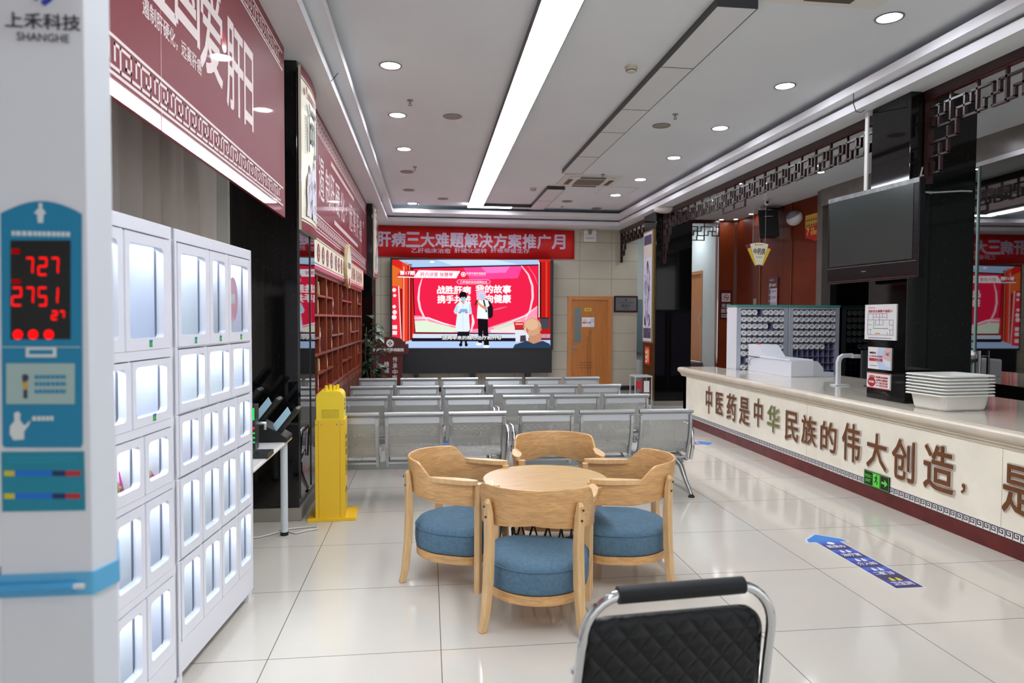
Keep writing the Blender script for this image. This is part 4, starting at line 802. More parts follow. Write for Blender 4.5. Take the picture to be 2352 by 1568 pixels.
m.prism([(x, y, z0) for x, y in op], (0, 0, z1-z0), BB); m.build('grip_band', t, bev=.004)
zz = (z0+z1)/2-.002; m = MB(); m.tube([(-.07, -.008, zz), (.045, -.008, zz)], .0085, mat('kiosk_band_handle', (66, 150, 200), .4), 10); m.tube([(.045, -.008, zz), (.06, -.008, zz)], .005, KWH, 8); m.build('grip_handle', t)

# ================================================================ white table with charging rack
t = thing('table', 'white rectangular table between the lockers and the black column', 'table', (-1.26, 4.6, 0))
MB().box(-.25, .27, -.56, .56, .69, .715, mat('table_white', (222, 222, 220), .35)).build('table_top', t, bev=.012)
for x in (-.21, .22):
    for y in (-.5, .5):
        m = MB(); m.tube([(x, y, .02), (x, y, .69)], .026, mat('table_leg', (206, 216, 222), .35), 14); m.lathe([(.029, 0), (.029, .025)], (x, y, 0), RUBBER, 14); m.build('leg', t)
t = thing('charging_rack', 'black power-bank charging rack with slanted slots on the white table', 'charging rack', (-1.24, 5.0, .715))
m = MB(); m.prism([(-.3, -.1, 0), (.1, -.1, 0), (.26, -.1, .0), (.26, -.1, .03), (-.28, -.1, .36), (-.3, -.1, .36)], (0, .2, 0), mat('rack_black', (14, 16, 17), .5)); m.build('base', t, bev=.004)
for i in range(4):
    px_, pz_ = -.2+.13*i, .27-.07*i
    o = thing('power_bank', 'black power bank in the %s slanted slot of the charging rack from the wall' % ORD(i), 'power bank', (-1.24+px_, 5.0, .715+pz_), 0, 'power banks in the rack')
    m = MB(); d = Vector((.62, 0, .78)); m.obox(d*.09, d*.26, RL*.13, Vector((.78, 0, -.62))*.035, mat('bank_black', (20, 25, 28), .45)); m.build('shell', o, bev=.01)
    n = MB(); e = Vector((.78, 0, -.62)); n.prism([d*.0-RL*.0662-e*.012, d*.17-RL*.0662-e*.014, d*.19-RL*.0662-e*.06, d*.03-RL*.0662-e*.06], RL*.001, mat('bank_label', (170, 208, 226), .4)); n.build('label', o)
t = thing('card_terminal', 'small dark tray-like terminal lying on the white table edge', 'terminal', (-1.02, 4.42, .715)); MB().box(-.2, .04, -.08, .08, 0, .03, mat('terminal_black', (34, 36, 38), .35)).build('body', t, bev=.004); m = MB()
for i in range(3): m.box(-.15+.05*i, -.12+.05*i, -.05, .05, .03, .034, DARK)
m.build('keys', t, bev=.002)
t = thing('check_in_device', 'small upright dark device with green lights on the white table behind the lockers', 'device', (-1.17, 4.66, .715)); MB().box(-.06, .05, -.05, .05, 0, .3, mat('device_body', (40, 44, 46), .4)).build('body', t, bev=.006)
m = MB(); m.box(-.02, .045, -.052, -.049, .2, .28, glow('device_green', (40, 220, 90), 1.2)); [m.box(.035, .047, -.052, -.049, .05+.03*i, .06+.03*i, glow('device_green', (40, 220, 90), 1.2)) for i in range(3)]; m.box(.02, .046, -.052, -.049, .14, .155, glow('device_red', (240, 40, 50), 1.2)); m.build('status_lights', t)
MB().tube([(.05, 0, .17), (.1, 0, .17), (.1, 0, .13)], .014, STEEL, 10).build('nozzle', t)
m = MB(); WC = mat('white_cable', (214, 214, 212), .5)
m.tube([(-1.5+.02*i, 5.1+.06*math.sin(i*.35), .008) for i in range(28)]+[(-.9, 5.16, .008), (-.82, 5.2, .008), (-.84, 5.26, .008), (-.95, 5.24, .008), (-1.1, 5.2, .008)], .006, WC, 6)
tag(m.build('floor_cable'), 'white cable looped on the floor around the white table leg', 'cable')

# ---------------------------------------------------------------- yellow charging post
YEL = mat('yellow_post', (240, 196, 34), .4); YEL2 = mat('yellow_head', (242, 212, 40), .35)
t = thing('umbrella_stand', 'tall yellow umbrella-sharing stand beside the black column', 'rental stand', (-.76, 5.42, 0), .04)
m = MB(); m.box(-.11, .115, 0, .25, .025, .79, YEL); m.box(-.085, -.083, -.002, 0, .025, .79, mat('yellow_shade_line', (168, 130, 20), .5)); m.box(.078, .08, -.002, 0, .025, .79, mat('yellow_shade_line'))
for x in (-.1, -.06, .055, .095): m.lathe([(.006, -.003), (.001, -.005)], (x, 0, .755), STEEL, 8, 'y')
m.build('body', t, bev=.003)
MB().box(-.17, .2, -.02, .3, 0, .025, YEL).build('base_plate', t, bev=.003)
m = MB(); pr = [(-.1, .79)]+[(-.1+.045-.045*math.cos(a*PI/12), .96+.055*math.sin(a*PI/12)) for a in range(7)]+[(.105-.045+.045*math.sin(a*PI/12), .96+.055*math.cos(a*PI/12)) for a in range(7)]+[(.105, .79)]
m.prism([(x, .0, z) for x, z in pr], (0, .24, 0), YEL2, False); m.build('head', t, bev=.008)
m = MB()
for i in range(18):
    for j in range(8): m.box(-.06+.0075*i, -.0565+.0075*i, -.0012, 0, .805+.009*j, .809+.009*j, mat('grille_hole', (120, 96, 16), .6))
m.build('speaker_grille', t)
for x, y in ((-.03, .05), (-.005, .12), (.03, .06), (.05, .13)): MB().tube([(x, y, .99), (x, y, 1.04), (x+.004, y, 1.055)], .013, YEL2, 10).build('umbrella_peg', t)
m = MB(); XS = .1162
for z, n in ((.64, 1), (.58, 2), (.52, 2), (.22, 2)): dashes(m, (XS, .12, z), RL, U, .1, .045, n, INK, .7)
for z0_, z1_ in ((.34, .343), (.44, .443)): m.box(XS-.0005, XS+.0005, .07, .17, z0_, z1_, INK)
for y in (.07, .168): m.box(XS-.0005, XS+.0005, y, y+.002, .34, .443, INK)
dashes(m, (XS, .12, .39), RL, U, .05, .05, 2, INK, .7); dashes(m, (.1062, .12, .9), RL, U, .08, .1, 3, mat('print_dark_yellow', (120, 96, 30), .5), .6); m.build('printed_side', t)
# ================================================================ wooden tub chairs and round table
def make_tub_chair(label, loc, rz):
    t = thing('tub_chair', label, 'chair', loc, rz, 'wooden tub chairs round the table'); RR_, TH = .285, .016
    path = [(RR_*math.cos(a), RR_*math.sin(a), a) for a in [(-PI)+PI*i/36 for i in range(37)]]
    path = [(-RR_, .2-.2*i/5, -PI) for i in range(5)]+path+[(RR_, .2*(i+1)/5, 0) for i in range(5)]
    vs = []; K = len(path)
    for i, (x, y, a) in enumerate(path):
        phi = abs(a+PI/2) if abs(x) < RR_-1e-6 or y <= 0 else PI/2
        dd = phi + (max(0, y)/RR_ if y > 0 else 0)
        s = min(1, max(0, (dd-1.0)/.48)); s = s*s*(3-2*s); zt = .744-.113*s-.012*(dd/1.6)**2*(1-s); zb = .562-.055*min(1, dd/1.5)
        tx, ty = (x/RR_, y/RR_) if y <= 0 else ((1 if x > 0 else -1), 0)
        lean = .02*(1-s)
        for q, z in ((0, zb), (1, zb), (1, zt), (0, zt)):
            rr = (TH if q else 0)+(lean if z == zt else 0); vs.append((x+tx*rr, y+ty*rr, z))
    fs = [(4*i+q, 4*i+(q+1) % 4, 4*i+4+(q+1) % 4, 4*i+4+q) for i in range(K-1) for q in range(4)]+[(0, 1, 2, 3), tuple(4*(K-1)+q for q in (3, 2, 1, 0))]
    m = MB(); m.add(vs, fs, OAK, True); o = m.build('back_rail', t, bev=.004)
    for s in (-1, 1):
        pts = []
        for q in range(24):
            a = q*2*PI/24; cx, cyy = .034*math.cos(a), .15*math.sin(a); cx *= 1 if math.sin(a) > 0 else .8
            pts.append((s*(.288)+cx, .075+cyy, .632))
        MB().prism(pts, (0, 0, .026), OAKV).build('armrest', t, bev=.005)
        # rear leg outside the rail, slightly kicked back at the foot
        a = -PI/2+s*.76; d = Vector((math.cos(a), math.sin(a), 0)); sd = Vector((-d.y, d.x, 0)); sec = []
        for z, off, wd, th in ((0, .05, .034, .036), (.08, .03, .038, .04), (.25, .01, .044, .044), (.45, .004, .046, .042), (.6, .014, .044, .034), (.655, .024, .036, .026), (.675, .026, .02, .016)):
            c = d*(RR_+TH+.002+off+th/2-.002)+U*z; sec.append([c+sd*wd/2*i+d*th/2*j for i, j in ((-1, -1), (1, -1), (1, 1), (-1, 1))])
        m = MB(); m.add([p for g in sec for p in g], [(4*i+q, 4*i+(q+1) % 4, 4*i+4+(q+1) % 4, 4*i+4+q) for i in range(6) for q in range(4)]+[(3, 2, 1, 0), (24, 25, 26, 27)], OAKV)
        lg = m.build('leg', t, bev=.006); m = MB()
        for z in (.57, .64): m.lathe([(.006, -.001), (.006, .001)], (0, 0, 0), mat('screw_dark', (50, 34, 20), .5), 8, 'y')
        for k, z in enumerate((.585, .645)):
            for v in range(16*0): pass
        m = MB()
        for z in (.585, .64):
            c = d*(RR_+TH+.002+(.011 if z < .6 else .02)+.036)+U*z; m.prism(circle(c, sd, U, .006, 8), d*.004, mat('screw_dark', (50, 34, 20), .5))
        m.build('screw', lg)
        m = MB(); m.prism([(s*.262-.022, .2, 0), (s*.262+.022, .2, 0), (s*.262+.022, .235, 0), (s*.262-.022, .235, 0)], (0, 0, .634), OAKV); m.build('leg', t, bev=.006)
    def plan(r, f, n=40):
        pts = []
        for q in range(n):
            a = q*2*PI/n; cx, sy = math.cos(a), math.sin(a)
            if sy <= 0: pts.append((r*cx, r*sy))
            else: pts.append((r*math.copysign(abs(cx)**.45, cx), f*abs(sy)**.45))
        return pts
    m = MB(); m.prism([(x, y, .148) for x, y in plan(.268, .225)], (0, 0, .048), OAK); m.build('seat_rim', t, bev=.004)
    CB = mat('blue_fabric', (84, 114, 136), .9, var=.12, vscale=60, bump=.5, bscale=420); m = MB(); rings = []; n = 40
    prof = [(.94, .182), (.985, .19), (1.0, .215), (1.01, .27), (1.005, .33), (.985, .365), (.93, .392), (.8, .41), (.6, .413), (.45, .407), (.3, .404), (.15, .405)]
    for k, (sc_, z) in enumerate(prof):
        for x, y in plan(.272, .23, n): rings.append((x*sc_, y*sc_+.0, .197+(z-.182)*.714+(.006*noise.noise(Vector((x*sc_*14, y*sc_*14, 1))) if sc_ < .9 else 0)))
    m.add(rings, [(k*n+q, k*n+(q+1) % n, (k+1)*n+(q+1) % n, (k+1)*n+q) for k in range(len(prof)-1) for q in range(n)]+[tuple((len(prof)-1)*n+q for q in range(n)), tuple(range(n))[::-1]], CB, True)
    m.tube([(x*1.004, y*1.004, .318) for x, y in plan(.272, .23)], .003, mat('blue_piping', (80, 108, 130), .9), 5, True)
    m.build('cushion', t)
    return t
ch = make_tub_chair('wooden tub chair with blue cushion nearest the entrance, its back to the camera side', (.585, 3.585, 0), -.25)
clone(ch, (.195, 4.225, 0), -PI/2-.42, 'wooden tub chair with blue cushion on the yellow-stand side of the round table')
clone(ch, (1.2, 4.09, 0), PI/2-.17, 'wooden tub chair with blue cushion on the counter side of the round table')
clone(ch, (.9, 4.72, 0), PI-.06, 'wooden tub chair facing the entrance, backed against the steel benches')
t = thing('round_table', 'low round pale wood table between the four tub chairs', 'table', (.705, 4.05, 0))
m = MB(); m.lathe([(.001, .59), (.36, .59), (.375, .596), (.379, .617), (.374, .621), (.001, .621)], (0, 0, 0), OAKT, 48, smooth=False); m.build('table_top', t)
m = MB(); IR = mat('black_wire', (20, 20, 22), .4)
for z, r in ((.005, .19), (.3, .2), (.577, .2)): m.tube(circle((0, 0, z+.006), R, RL, r, 28), .008, IR, 6, True)
for q in range(14):
    a = q*2*PI/14; m.tube([(.19*math.cos(a), .19*math.sin(a), .008), (.2*math.cos(a+.45), .2*math.sin(a+.45), .3), (.2*math.cos(a+.9), .2*math.sin(a+.9), .582)], .006, IR, 6)
m.build('wire_base', t)

# ================================================================ steel waiting benches
PERF = perforated(); ALUB = mat('bench_aluminium', (176, 178, 180), .35, .9); BEAM = mat('bench_beam', (150, 160, 164), .45, .5)
def make_bench(label, loc):
    t = thing('waiting_bench', label, 'bench', loc, 0, 'rows of steel waiting benches'); W, PT = .478, .535
    prof = [(-.262, .762), (-.275, .7), (-.262, .6), (-.235, .5), (-.2, .43), (-.16, .395), (-.1, .385), (.05, .4), (.16, .415), (.215, .41), (.235, .385)]
    arc = [0]
    for a, b in zip(prof[:-1], prof[1:]): arc.append(arc[-1]+math.hypot(b[0]-a[0], b[1]-a[1]))
    for k in range(3):
        x0 = k*PT; xs = [x0, x0+.028, x0+W-.028, x0+W]; m = MB()
        for j in range(3):
            mm = PERF if j == 1 else ALUB; vs = []; uv = []
            for (y, z), s in zip(prof, arc):
                for x in (xs[j], xs[j+1]): vs.append((x, y, z)); uv.append((x, s))
            if j == 1:
                for q in range(len(prof)-1):
                    mq = ALUB if q in (0, 9) else PERF
                    m.add([vs[2*q], vs[2*q+1], vs[2*q+3], vs[2*q+2]], [(0, 1, 2, 3)], mq, True, [uv[2*q], uv[2*q+1], uv[2*q+3], uv[2*q+2]])
            else: m.add(vs, [(2*q, 2*q+1, 2*q+3, 2*q+2) for q in range(len(prof)-1)], mm, True)
        for x in (xs[0], xs[3]): m.sweep([(x, y, z-.004) for y, z in prof], [(-.003, -.008), (.003, -.008), (.003, .008), (-.003, .008)], ALUB, (0, .3, 1))
        st = m.build('seat', t)
        # rolled top edge
        c = MB(); pr = [(-.262, .757), (-.284, .757), (-.3, .77), (-.302, .785), (-.288, .797), (-.268, .795), (-.255, .782)]
        c.prism([(xs[0]-.006, y, z) for y, z in pr], (W+.012, 0, 0), ALUB, True); c.build('top_rail', st)
        b = MB()
        for x in (x0+.014, x0+W-.014):
            b.sweep([(x, -.283, .745), (x, -.284, .68), (x, -.272, .59), (x, -.247, .49), (x, -.215, .41), (x, -.19, .318)], [(-.011, -.006), (.011, -.006), (.011, .006), (-.011, .006)], ALUB, (0, 1, .2))
            b.sweep([(x, -.19, .33), (x, -.05, .345), (x, .18, .385)], [(-.011, -.014), (.011, -.014), (.011, .0), (-.011, .0)], ALUB)
        b.box(x0+.014, x0+W-.014, -.205, -.19, .345, .36, ALUB); b.build('bracket', st)
    L = 2*PT+W; MB().box(-.01, L+.01, -.06, .02, .268, .335, BEAM).build('beam', t, bev=.004)
    for x in (.06, L-.06):
        m = MB(); s = -1 if x < .5 else 1; m.box(x-.03, x+.03, -.075, .035, .255, .348, ALUB)
        for y1, y0 in ((-.26, -.05), (.3, .01)): m.tube([(x, y0, .3), (x+s*.03, y0+(y1-y0)*.25, .25), (x+s*.045, y0+(y1-y0)*.6, .14), (x+s*.07, y1, .022)], [.03, .026, .02, .016], ALUB, 10)
        l = m.build('leg', t); m = MB()
        for y1 in (-.26, .3): m.lathe([(.028, 0), (.028, .012), (.012, .024)], (x+s*.07, y1, 0), RUBBER, 12)
        m.build('foot_pad', l)
    for x, s in ((-.022, -1), (L+.022, 1)):
        m = MB(); m.tube([(x, -.2, .33), (x+s*.008, -.22, .45), (x+s*.012, -.2, .585), (x+s*.012, -.14, .63), (x+s*.012, .12, .63), (x+s*.01, .19, .6), (x, .2, .52), (x, .16, .36)], .017, CHROME, 10); m.build('armrest', t)
    return t
bl = lambda s, r: 'three-seat perforated steel bench, %s half of the %s row %s' % (s, ['nearest', 'second', 'third', 'farthest'][r], ['behind the wooden chairs', 'from the wooden chairs', 'from the wooden chairs', 'before the LED screen'][r])
b0 = make_bench(bl('red-panel-side', 0), (-.89, 6.06, 0))
for r, y in enumerate((6.06, 7.27, 8.34, 9.39)):
    if r: clone(b0, (-.89, y, 0), 0, bl('red-panel-side', r))
    clone(b0, (.775, y, 0), 0, bl('counter-side', r))

# ================================================================ black office chair in the foreground
t = thing('office_chair', 'black quilted chair with chrome tube frame in the foreground, seen from behind', 'chair', (.625, 1.66, 0), .083)
LEA = mat('black_leatherette', (13, 15, 19), .36, spec=.3, bump=.25, bscale=300)
m = MB(); w_, r_ = .258, .11; tb = [(-w_-.008, .04, .40), (-w_-.004, .005, .62), (-w_+.002, -.03, .78)]
tb += [(-w_+.004+r_-r_*math.cos(q*PI/16), -.035-.006*q/8, .80+r_*math.sin(q*PI/16)) for q in range(9)]
tube = tb+[(-x, y, z) for x, y, z in tb[::-1]]
m.tube(tube, .0125, CHROME, 12); m.tube([(-.266, .045, .39), (-.266, .38, .34), (-.27, .42, .32), (-.27, .4, .02)], .0125, CHROME, 10); m.tube([(.266, .045, .39), (.266, .38, .34), (.27, .42, .32), (.27, .4, .02)], .0125, CHROME, 10)
for s in (-1, 1): m.tube([(s*.266, .04, .40), (s*.27, -.06, .02)], .0125, CHROME, 10)
m.build('frame', t)
MB().tube([(-.168, -.043, .91), (.168, -.043, .91)], .0215, mat('grip_rubber', (15, 17, 21), .5, spec=.3), 20).build('hand_grip', t)
m = MB(); NX, NZ = 128, 110; hw, z0, z1 = .252, .4, .838; vs = []; rc = .075
def bk(u, v, side):
    z = z0+(z1-z0)*v; dz = max(0, rc-(z1-z)); w2 = hw-(rc-math.sqrt(max(0, rc*rc-dz*dz)))*.9; w2 *= 1-.04*(1-v); x = u*w2
    e = min(1, (1-abs(u))*9)*min(1, (1-v)*9)*min(1, v*9+.2); q = 1
    if side < 0:
        A = (x*1.1+z)*28; Bq = (x*1.1-z)*28; q = min(abs(math.sin(A*PI/2)), abs(math.sin(Bq*PI/2))); q = q**.5
    y = .03-.12*max(0, (z-.42))*.5 + side*(.006+.02*math.sqrt(e)*(.5+.5*q))
    return (x, y-.004, z)
for side in (-1, 1):
    base = len(vs)
    for j in range(NZ+1):
        for i in range(NX+1): vs.append(bk(-1+2*i/NX, j/NZ, side))
n1 = (NX+1)*(NZ+1); fs = []
for s in range(2):
    for j in range(NZ):
        for i in range(NX):
            a = s*n1+j*(NX+1)+i; q = (a, a+1, a+NX+2, a+NX+1); fs.append(q if s == 0 else q[::-1])
for i in range(NX):
    for j in (0, NZ): a = j*(NX+1)+i; fs.append((a, a+1, n1+a+1, n1+a))
for j in range(NZ):
    for i in (0, NX): a = j*(NX+1)+i; fs.append((a, a+NX+1, n1+a+NX+1, n1+a))
m.add(vs, fs, LEA, True); m.build('backrest', t)
MB().box(-.25, .25, .0, .44, .35, .425, LEA).build('seat', t, bev=.025, seg=4)
m = MB()
for s in (-1, 1): m.lathe([(.008, -.004), (.008, .004), (.004, .007)], (s*.268, .0, .71), STEEL, 10, 'x')
m.build('bolt', t)

# ================================================================ reception counter
CX = 3.89; CY0, CY1 = 1.6, 10.05
CF = mat('counter_marble', (248, 243, 226), .18, var=.05, vscale=3); CT = mat('counter_top_stone', (214, 207, 194), .08, var=.04, vscale=2); CM = mat('counter_moulding', (214, 204, 186), .25, var=.06, vscale=4)
t = thing('reception_counter', 'long cream marble reception counter with brown raised characters and a key-fret border', 'counter', (CX, CY0, 0)); L = CY1-CY0
m = MB(); m.box(0, .12, 0, L, .1, .72, CF); m.box(0, .48, L-.12, L, .1, .72, CF)
for y in (2.58, 5.0): m.box(-.0008, 0, y, y+.003, .18, .72, mat('counter_joint', (170, 158, 138), .5))
m.build('front_panel', t)
MB().box(-.006, .48, 0, L, 0, .112, mat('maroon_stone', (96, 26, 26), .15, var=.15)).build('plinth', t)
m = MB(); m.box(-.0015, 0, 0, L, .112, .178, PAPER); KF = mat('fret_dark', (40, 24, 40), .4); cw = .062; n = int(L/cw)
for i in range(n):
    y = i*cw; q = .0105
    for a0, b0_, a1, b1_ in ((.0, 0, .0, .9), (0, .9, .8, .9), (.8, .9, .8, .25), (.8, .25, .3, .25), (.3, .25, .3, .62), (.3, .62, .55, .62)):
        m.box(-.0027, -.0014, y+min(a0, a1)*cw, y+max(a0, a1)*cw+.006, .12+min(b0_, b1_)*.05, .12+max(b0_, b1_)*.05+.006, KF)
m.box(-.0027, -.0014, 0, L, .112, .116, KF); m.build('fret_border', t)
m = MB(); prof = [(0, .715), (-.012, .722), (-.014, .742), (-.03, .748), (-.034, .768), (-.05, .774), (-.066, .79), (-.074, .808), (-.074, .826), (-.066, .842), (-.05, .85), (.02, .852), (.02, .715)]
m.prism([(x, 0, z) for x, z in prof], (0, L+.06, 0), CM, False); m.prism([(0, L-.0, z) for x, z in prof[:1]]+[(.0, L-.001*1-x, z) for x, z in prof[1:]], (.5, 0, 0), CM); m.build('moulding', t)
MB().prism([(-.03, 0, .835), (1.5, 0, .835), (1.5, 7.76, .835), (.51, 7.76, .835), (.51, L+.04, .835), (-.03, L+.04, .835)], (0, 0, .021), CT).build('counter_top', t, bev=.004)
MB().box(1.4, 1.45, 0, 7.7, 0, .835, mat('counter_back', (150, 140, 126), .5)).build('back_panel', t)
BR = mat('letter_walnut', (112, 66, 30), .35, var=.25, vscale=18, stretch=(1, 6, 1)); GRN = mat('letter_olive', (116, 128, 66), .4, var=.1); EDGE = mat('letter_acrylic', (196, 186, 180), .3)
for ch_, y, z, h in (('中', 9.055, .468, .369), ('医', 8.712, .459, .281), ('药', 8.345, .455, .332), ('是', 7.985, .455, .328), ('中', 7.627, .485, .324), ('华', 7.273, .46, .292), ('民', 6.877, .44, .311), ('族', 6.544, .451, .289), ('的', 6.196, .445, .283), ('伟', 5.839, .454, .342), ('大', 5.475, .443, .301), ('创', 5.141, .435, .331), ('造', 4.75, .454, .345), ('，', 4.502, .36, .07), ('是', 4.03, .459, .32)):
    w_ = {'，': .035, '中': .2, '医': .22, '造': .3}.get(ch_, .26)
    m = MB(); m.text(ch_, (-.001, y-CY0, z), RR, U, w_*1.03, h*1.02, EDGE, .022, .012, 0); m.text(ch_, (-.012, y-CY0, z), RR, U, w_, h, GRN if ch_ in '华' else BR, .012, .004, .001); m.build('letter', t)
t = thing('exit_sign', 'small green glowing emergency exit sign low on the counter front', 'exit sign', (CX, 5.476, .187)); EG = mat('exit_green', (96, 226, 70), .4)
m = MB(); m.box(-.012, -.0005, -.168, .168, -.065, .065, mat('exit_black', (16, 24, 20), .25))
m.build('plate', t); m = MB()
for a in (-.06, .06): m.box(-.0128, -.0122, -.162, .162, a-.0015, a+.0015, EG)
for a in (-.162, .162, -.055, .045): m.box(-.0128, -.0122, a-.0015, a+.0015, -.06, .06, EG)
m.text('安全出口', (-.012, .107, .02), RR, U, .09, .03, EG, .015); m.text('EXIT', (-.012, .107, -.022), RR, U, .07, .024, EG, .02)
m.box(-.0128, -.0122, -.045, .04, -.055, .055, EG)
Q = lambda u, v: (-.0135, -u, v)
for pts in ([(.004, .05), (.014, .05), (.014, .04), (.004, .04)], [(-.012, .032), (.006, .036), (.012, .03), (.02, .014), (.014, .012), (.006, .022), (.008, .004), (.022, -.014), (.012, -.036), (.006, -.034), (.012, -.016), (-.002, -.004), (-.012, -.02), (-.026, -.024), (-.026, -.016), (-.014, -.012), (-.004, .012), (-.008, .022), (-.018, .01), (-.022, .014)]): m.prism([Q(u, v) for u, v in pts], (-.0006, 0, 0), mat('exit_black'))
m.prism([(-.0128, -.07, .01), (-.0128, -.112, .01), (-.0128, -.108, .034), (-.0128, -.15, .0), (-.0128, -.108, -.034), (-.0128, -.112, -.01), (-.0128, -.07, -.01)], (-.0006, 0, 0), EG); m.build('symbol', t)

# stack of shallow basins on the counter
TUB = mat('basin_white', (238, 238, 234), .4)
def basin_mesh():
    m = MB(); n = 40
    def ringp(a, b, r, z):
        out = []
        for cx, cyy, t0 in ((a-r, b-r, 0), (-a+r, b-r, PI/2), (-a+r, -b+r, PI), (a-r, -b+r, 1.5*PI)):
            out += [(cx+r*math.cos(t0+q*PI/18), cyy+r*math.sin(t0+q*PI/18), z) for q in range(10)]
        return out
    S = [(.202, .142, .05, .006), (.21, .15, .05, 0), (.22, .16, .05, .02), (.235, .175, .05, .118), (.262, .2, .05, .122), (.267, .205, .05, .118), (.267, .205, .05, .126), (.262, .2, .05, .131), (.233, .173, .05, .129), (.216, .156, .05, .02), (.202, .142, .05, .007)]
    vs = [p for s in S for p in ringp(*s)]
    m.add(vs, [(i*n+q, i*n+(q+1) % n, (i+1)*n+(q+1) % n, (i+1)*n+q) for i in range(len(S)-1) for q in range(n)]+[tuple(range(n))[::-1], tuple((len(S)-1)*n+q for q in range(n))], TUB, True)
    return m
bs = basin_mesh().build('basin'); BASE = (4.275, 5.14, .857)
for k in range(7):
    o = bs if k == 0 else bs.copy()
    if k: COL.objects.link(o)
    o.location = (BASE[0]+.002*math.sin(k*2), BASE[1], BASE[2]+.0262*k); o.rotation_euler.z = .1
    tag(o, 'white plastic basin on the counter, %s of the nested stack' % ['at the bottom', 'second from the bottom', 'third from the bottom', 'in the middle', 'third from the top', 'second from the top', 'topmost'][k], 'basin', 'nested basins on the counter')

# ---------------------------------------------------------------- things on the near right column
XC = 4.13
def board_on(name, label, cat, pts, draw, thick=.012):
    """flat notice on the column side (x = XC): pts = pixel corners left-top, right-bottom"""
    a, b = pX(pts[0], pts[1], XC), pX(pts[2], pts[3], XC); cyy, cz_ = (a.y+b.y)/2, (a.z+b.z)/2; W, HH = a.y-b.y, a.z-b.z
    t = thing(name, label, cat, (XC, cyy, cz_)); MB().box(-thick, 0, -W/2, W/2, -HH/2, HH/2, PAPER).build('board', t)
    m = MB(); draw(m, lambda u, v: Vector((-thick-.0006, W/2-u*W, HH/2-v*HH)), W, HH); m.build('print', t); return t
PRED = mat('print_red', (196, 40, 60), .5); PBL = mat('print_violet', (80, 76, 140), .5); PGR = mat('print_green', (40, 150, 100), .5)
def evac(m, P, W, HH):
    m.text('消防安全疏散平面图1F', P(.5, .19), RR, U, W*.78, HH*.075, PRED, .015); dashes(m, P(.22, .09), RR, U, W*.22, HH*.03, 1, PRED)
    def ln(u0, v0, u1, v1, mm=PBL, w=.007):
        a, b = P(u0, v0), P(u1, v1); m.obox((a+b)/2-R*.0004, RR*(abs(u1-u0)*W+w*W), U*(abs(v1-v0)*HH+w*W), R*.0008, mm)
    for s in ((.1, .26, .72, .26), (.1, .26, .1, .86), (.72, .26, .72, .44), (.1, .44, .72, .44), (.1, .86, .92, .86), (.92, .44, .92, .86), (.78, .44, .92, .44), (.28, .26, .28, .44), (.38, .26, .38, .34), (.48, .26, .48, .58), (.58, .26, .58, .34), (.28, .36, .72, .36), (.1, .58, .24, .58), (.34, .58, .6, .58), (.36, .44, .36, .58), (.6, .44, .6, .58), (.1, .71, .24, .71), (.8, .58, .92, .58), (.8, .71, .92, .71), (.8, .44, .8, .58), (.2, .71, .2, .86), (.74, .78, .74, .86), (.82, .71, .82, .86)): ln(*s)
    for i in range(9): ln(.29+.055*i, .68, .32+.055*i, .68, PGR, .014)
    for i in range(4): ln(.3, .48+.05*i, .3, .5+.05*i, PGR, .014)
    ln(.36, .82, .5, .82, mat('print_orange', (230, 140, 40), .5), .02)
    dashes(m, P(.5, .95), RR, U, W*.74, HH*.03, 1, PBL)
board_on('evacuation_plan', 'white fire evacuation plan on the near black column, under the television', 'notice', (1990, 700, 2060, 782), evac)
def mask(m, P, W, HH):
    SK = mat('print_skin', (214, 180, 176), .5); BL = mat('print_pale_blue', (190, 208, 232), .5); pl = lambda pts, mm, l: m.prism([P(u, v)-R*.0006*l for u, v in pts], -R*.0005, mm)
    pl([(.45, 0), (1, 0), (1, 1), (.5, 1), (.42, .7), (.42, .3)], BL, 0); pl([(.72, .1), (.82, .02), (1, .0), (1, .6), (.7, .55), (.68, .3)], SK, 1); pl([(.7, .5), (.85, .58), (1, .6), (1, .86), (.8, .84), (.68, .66)], mat('print_mask', (214, 224, 236), .5), 2); pl([(.78, .29), (.9, .27), (.96, .32), (.86, .35)], PBL, 2); pl([(.78, .24), (.96, .2), (.97, .22), (.8, .26)], INK, 2)
    m.text('温馨提示:', P(.22, .26), RR, U, W*.3, HH*.08, INK, .02); m.text('为了您和他人的健康', P(.36, .41), RR, U, W*.6, HH*.07, PRED, .01, .0006, .003); m.text('请戴好口罩', P(.36, .57), RR, U, W*.6, HH*.13, PRED, .035, .0006, .003); dashes(m, P(.25, .85), RR, U, W*.32, HH*.05, 1, PBL)
board_on('mask_notice', 'white and blue face-mask notice on the near black column, middle of three', 'notice', (1997, 796, 2048, 851), mask)
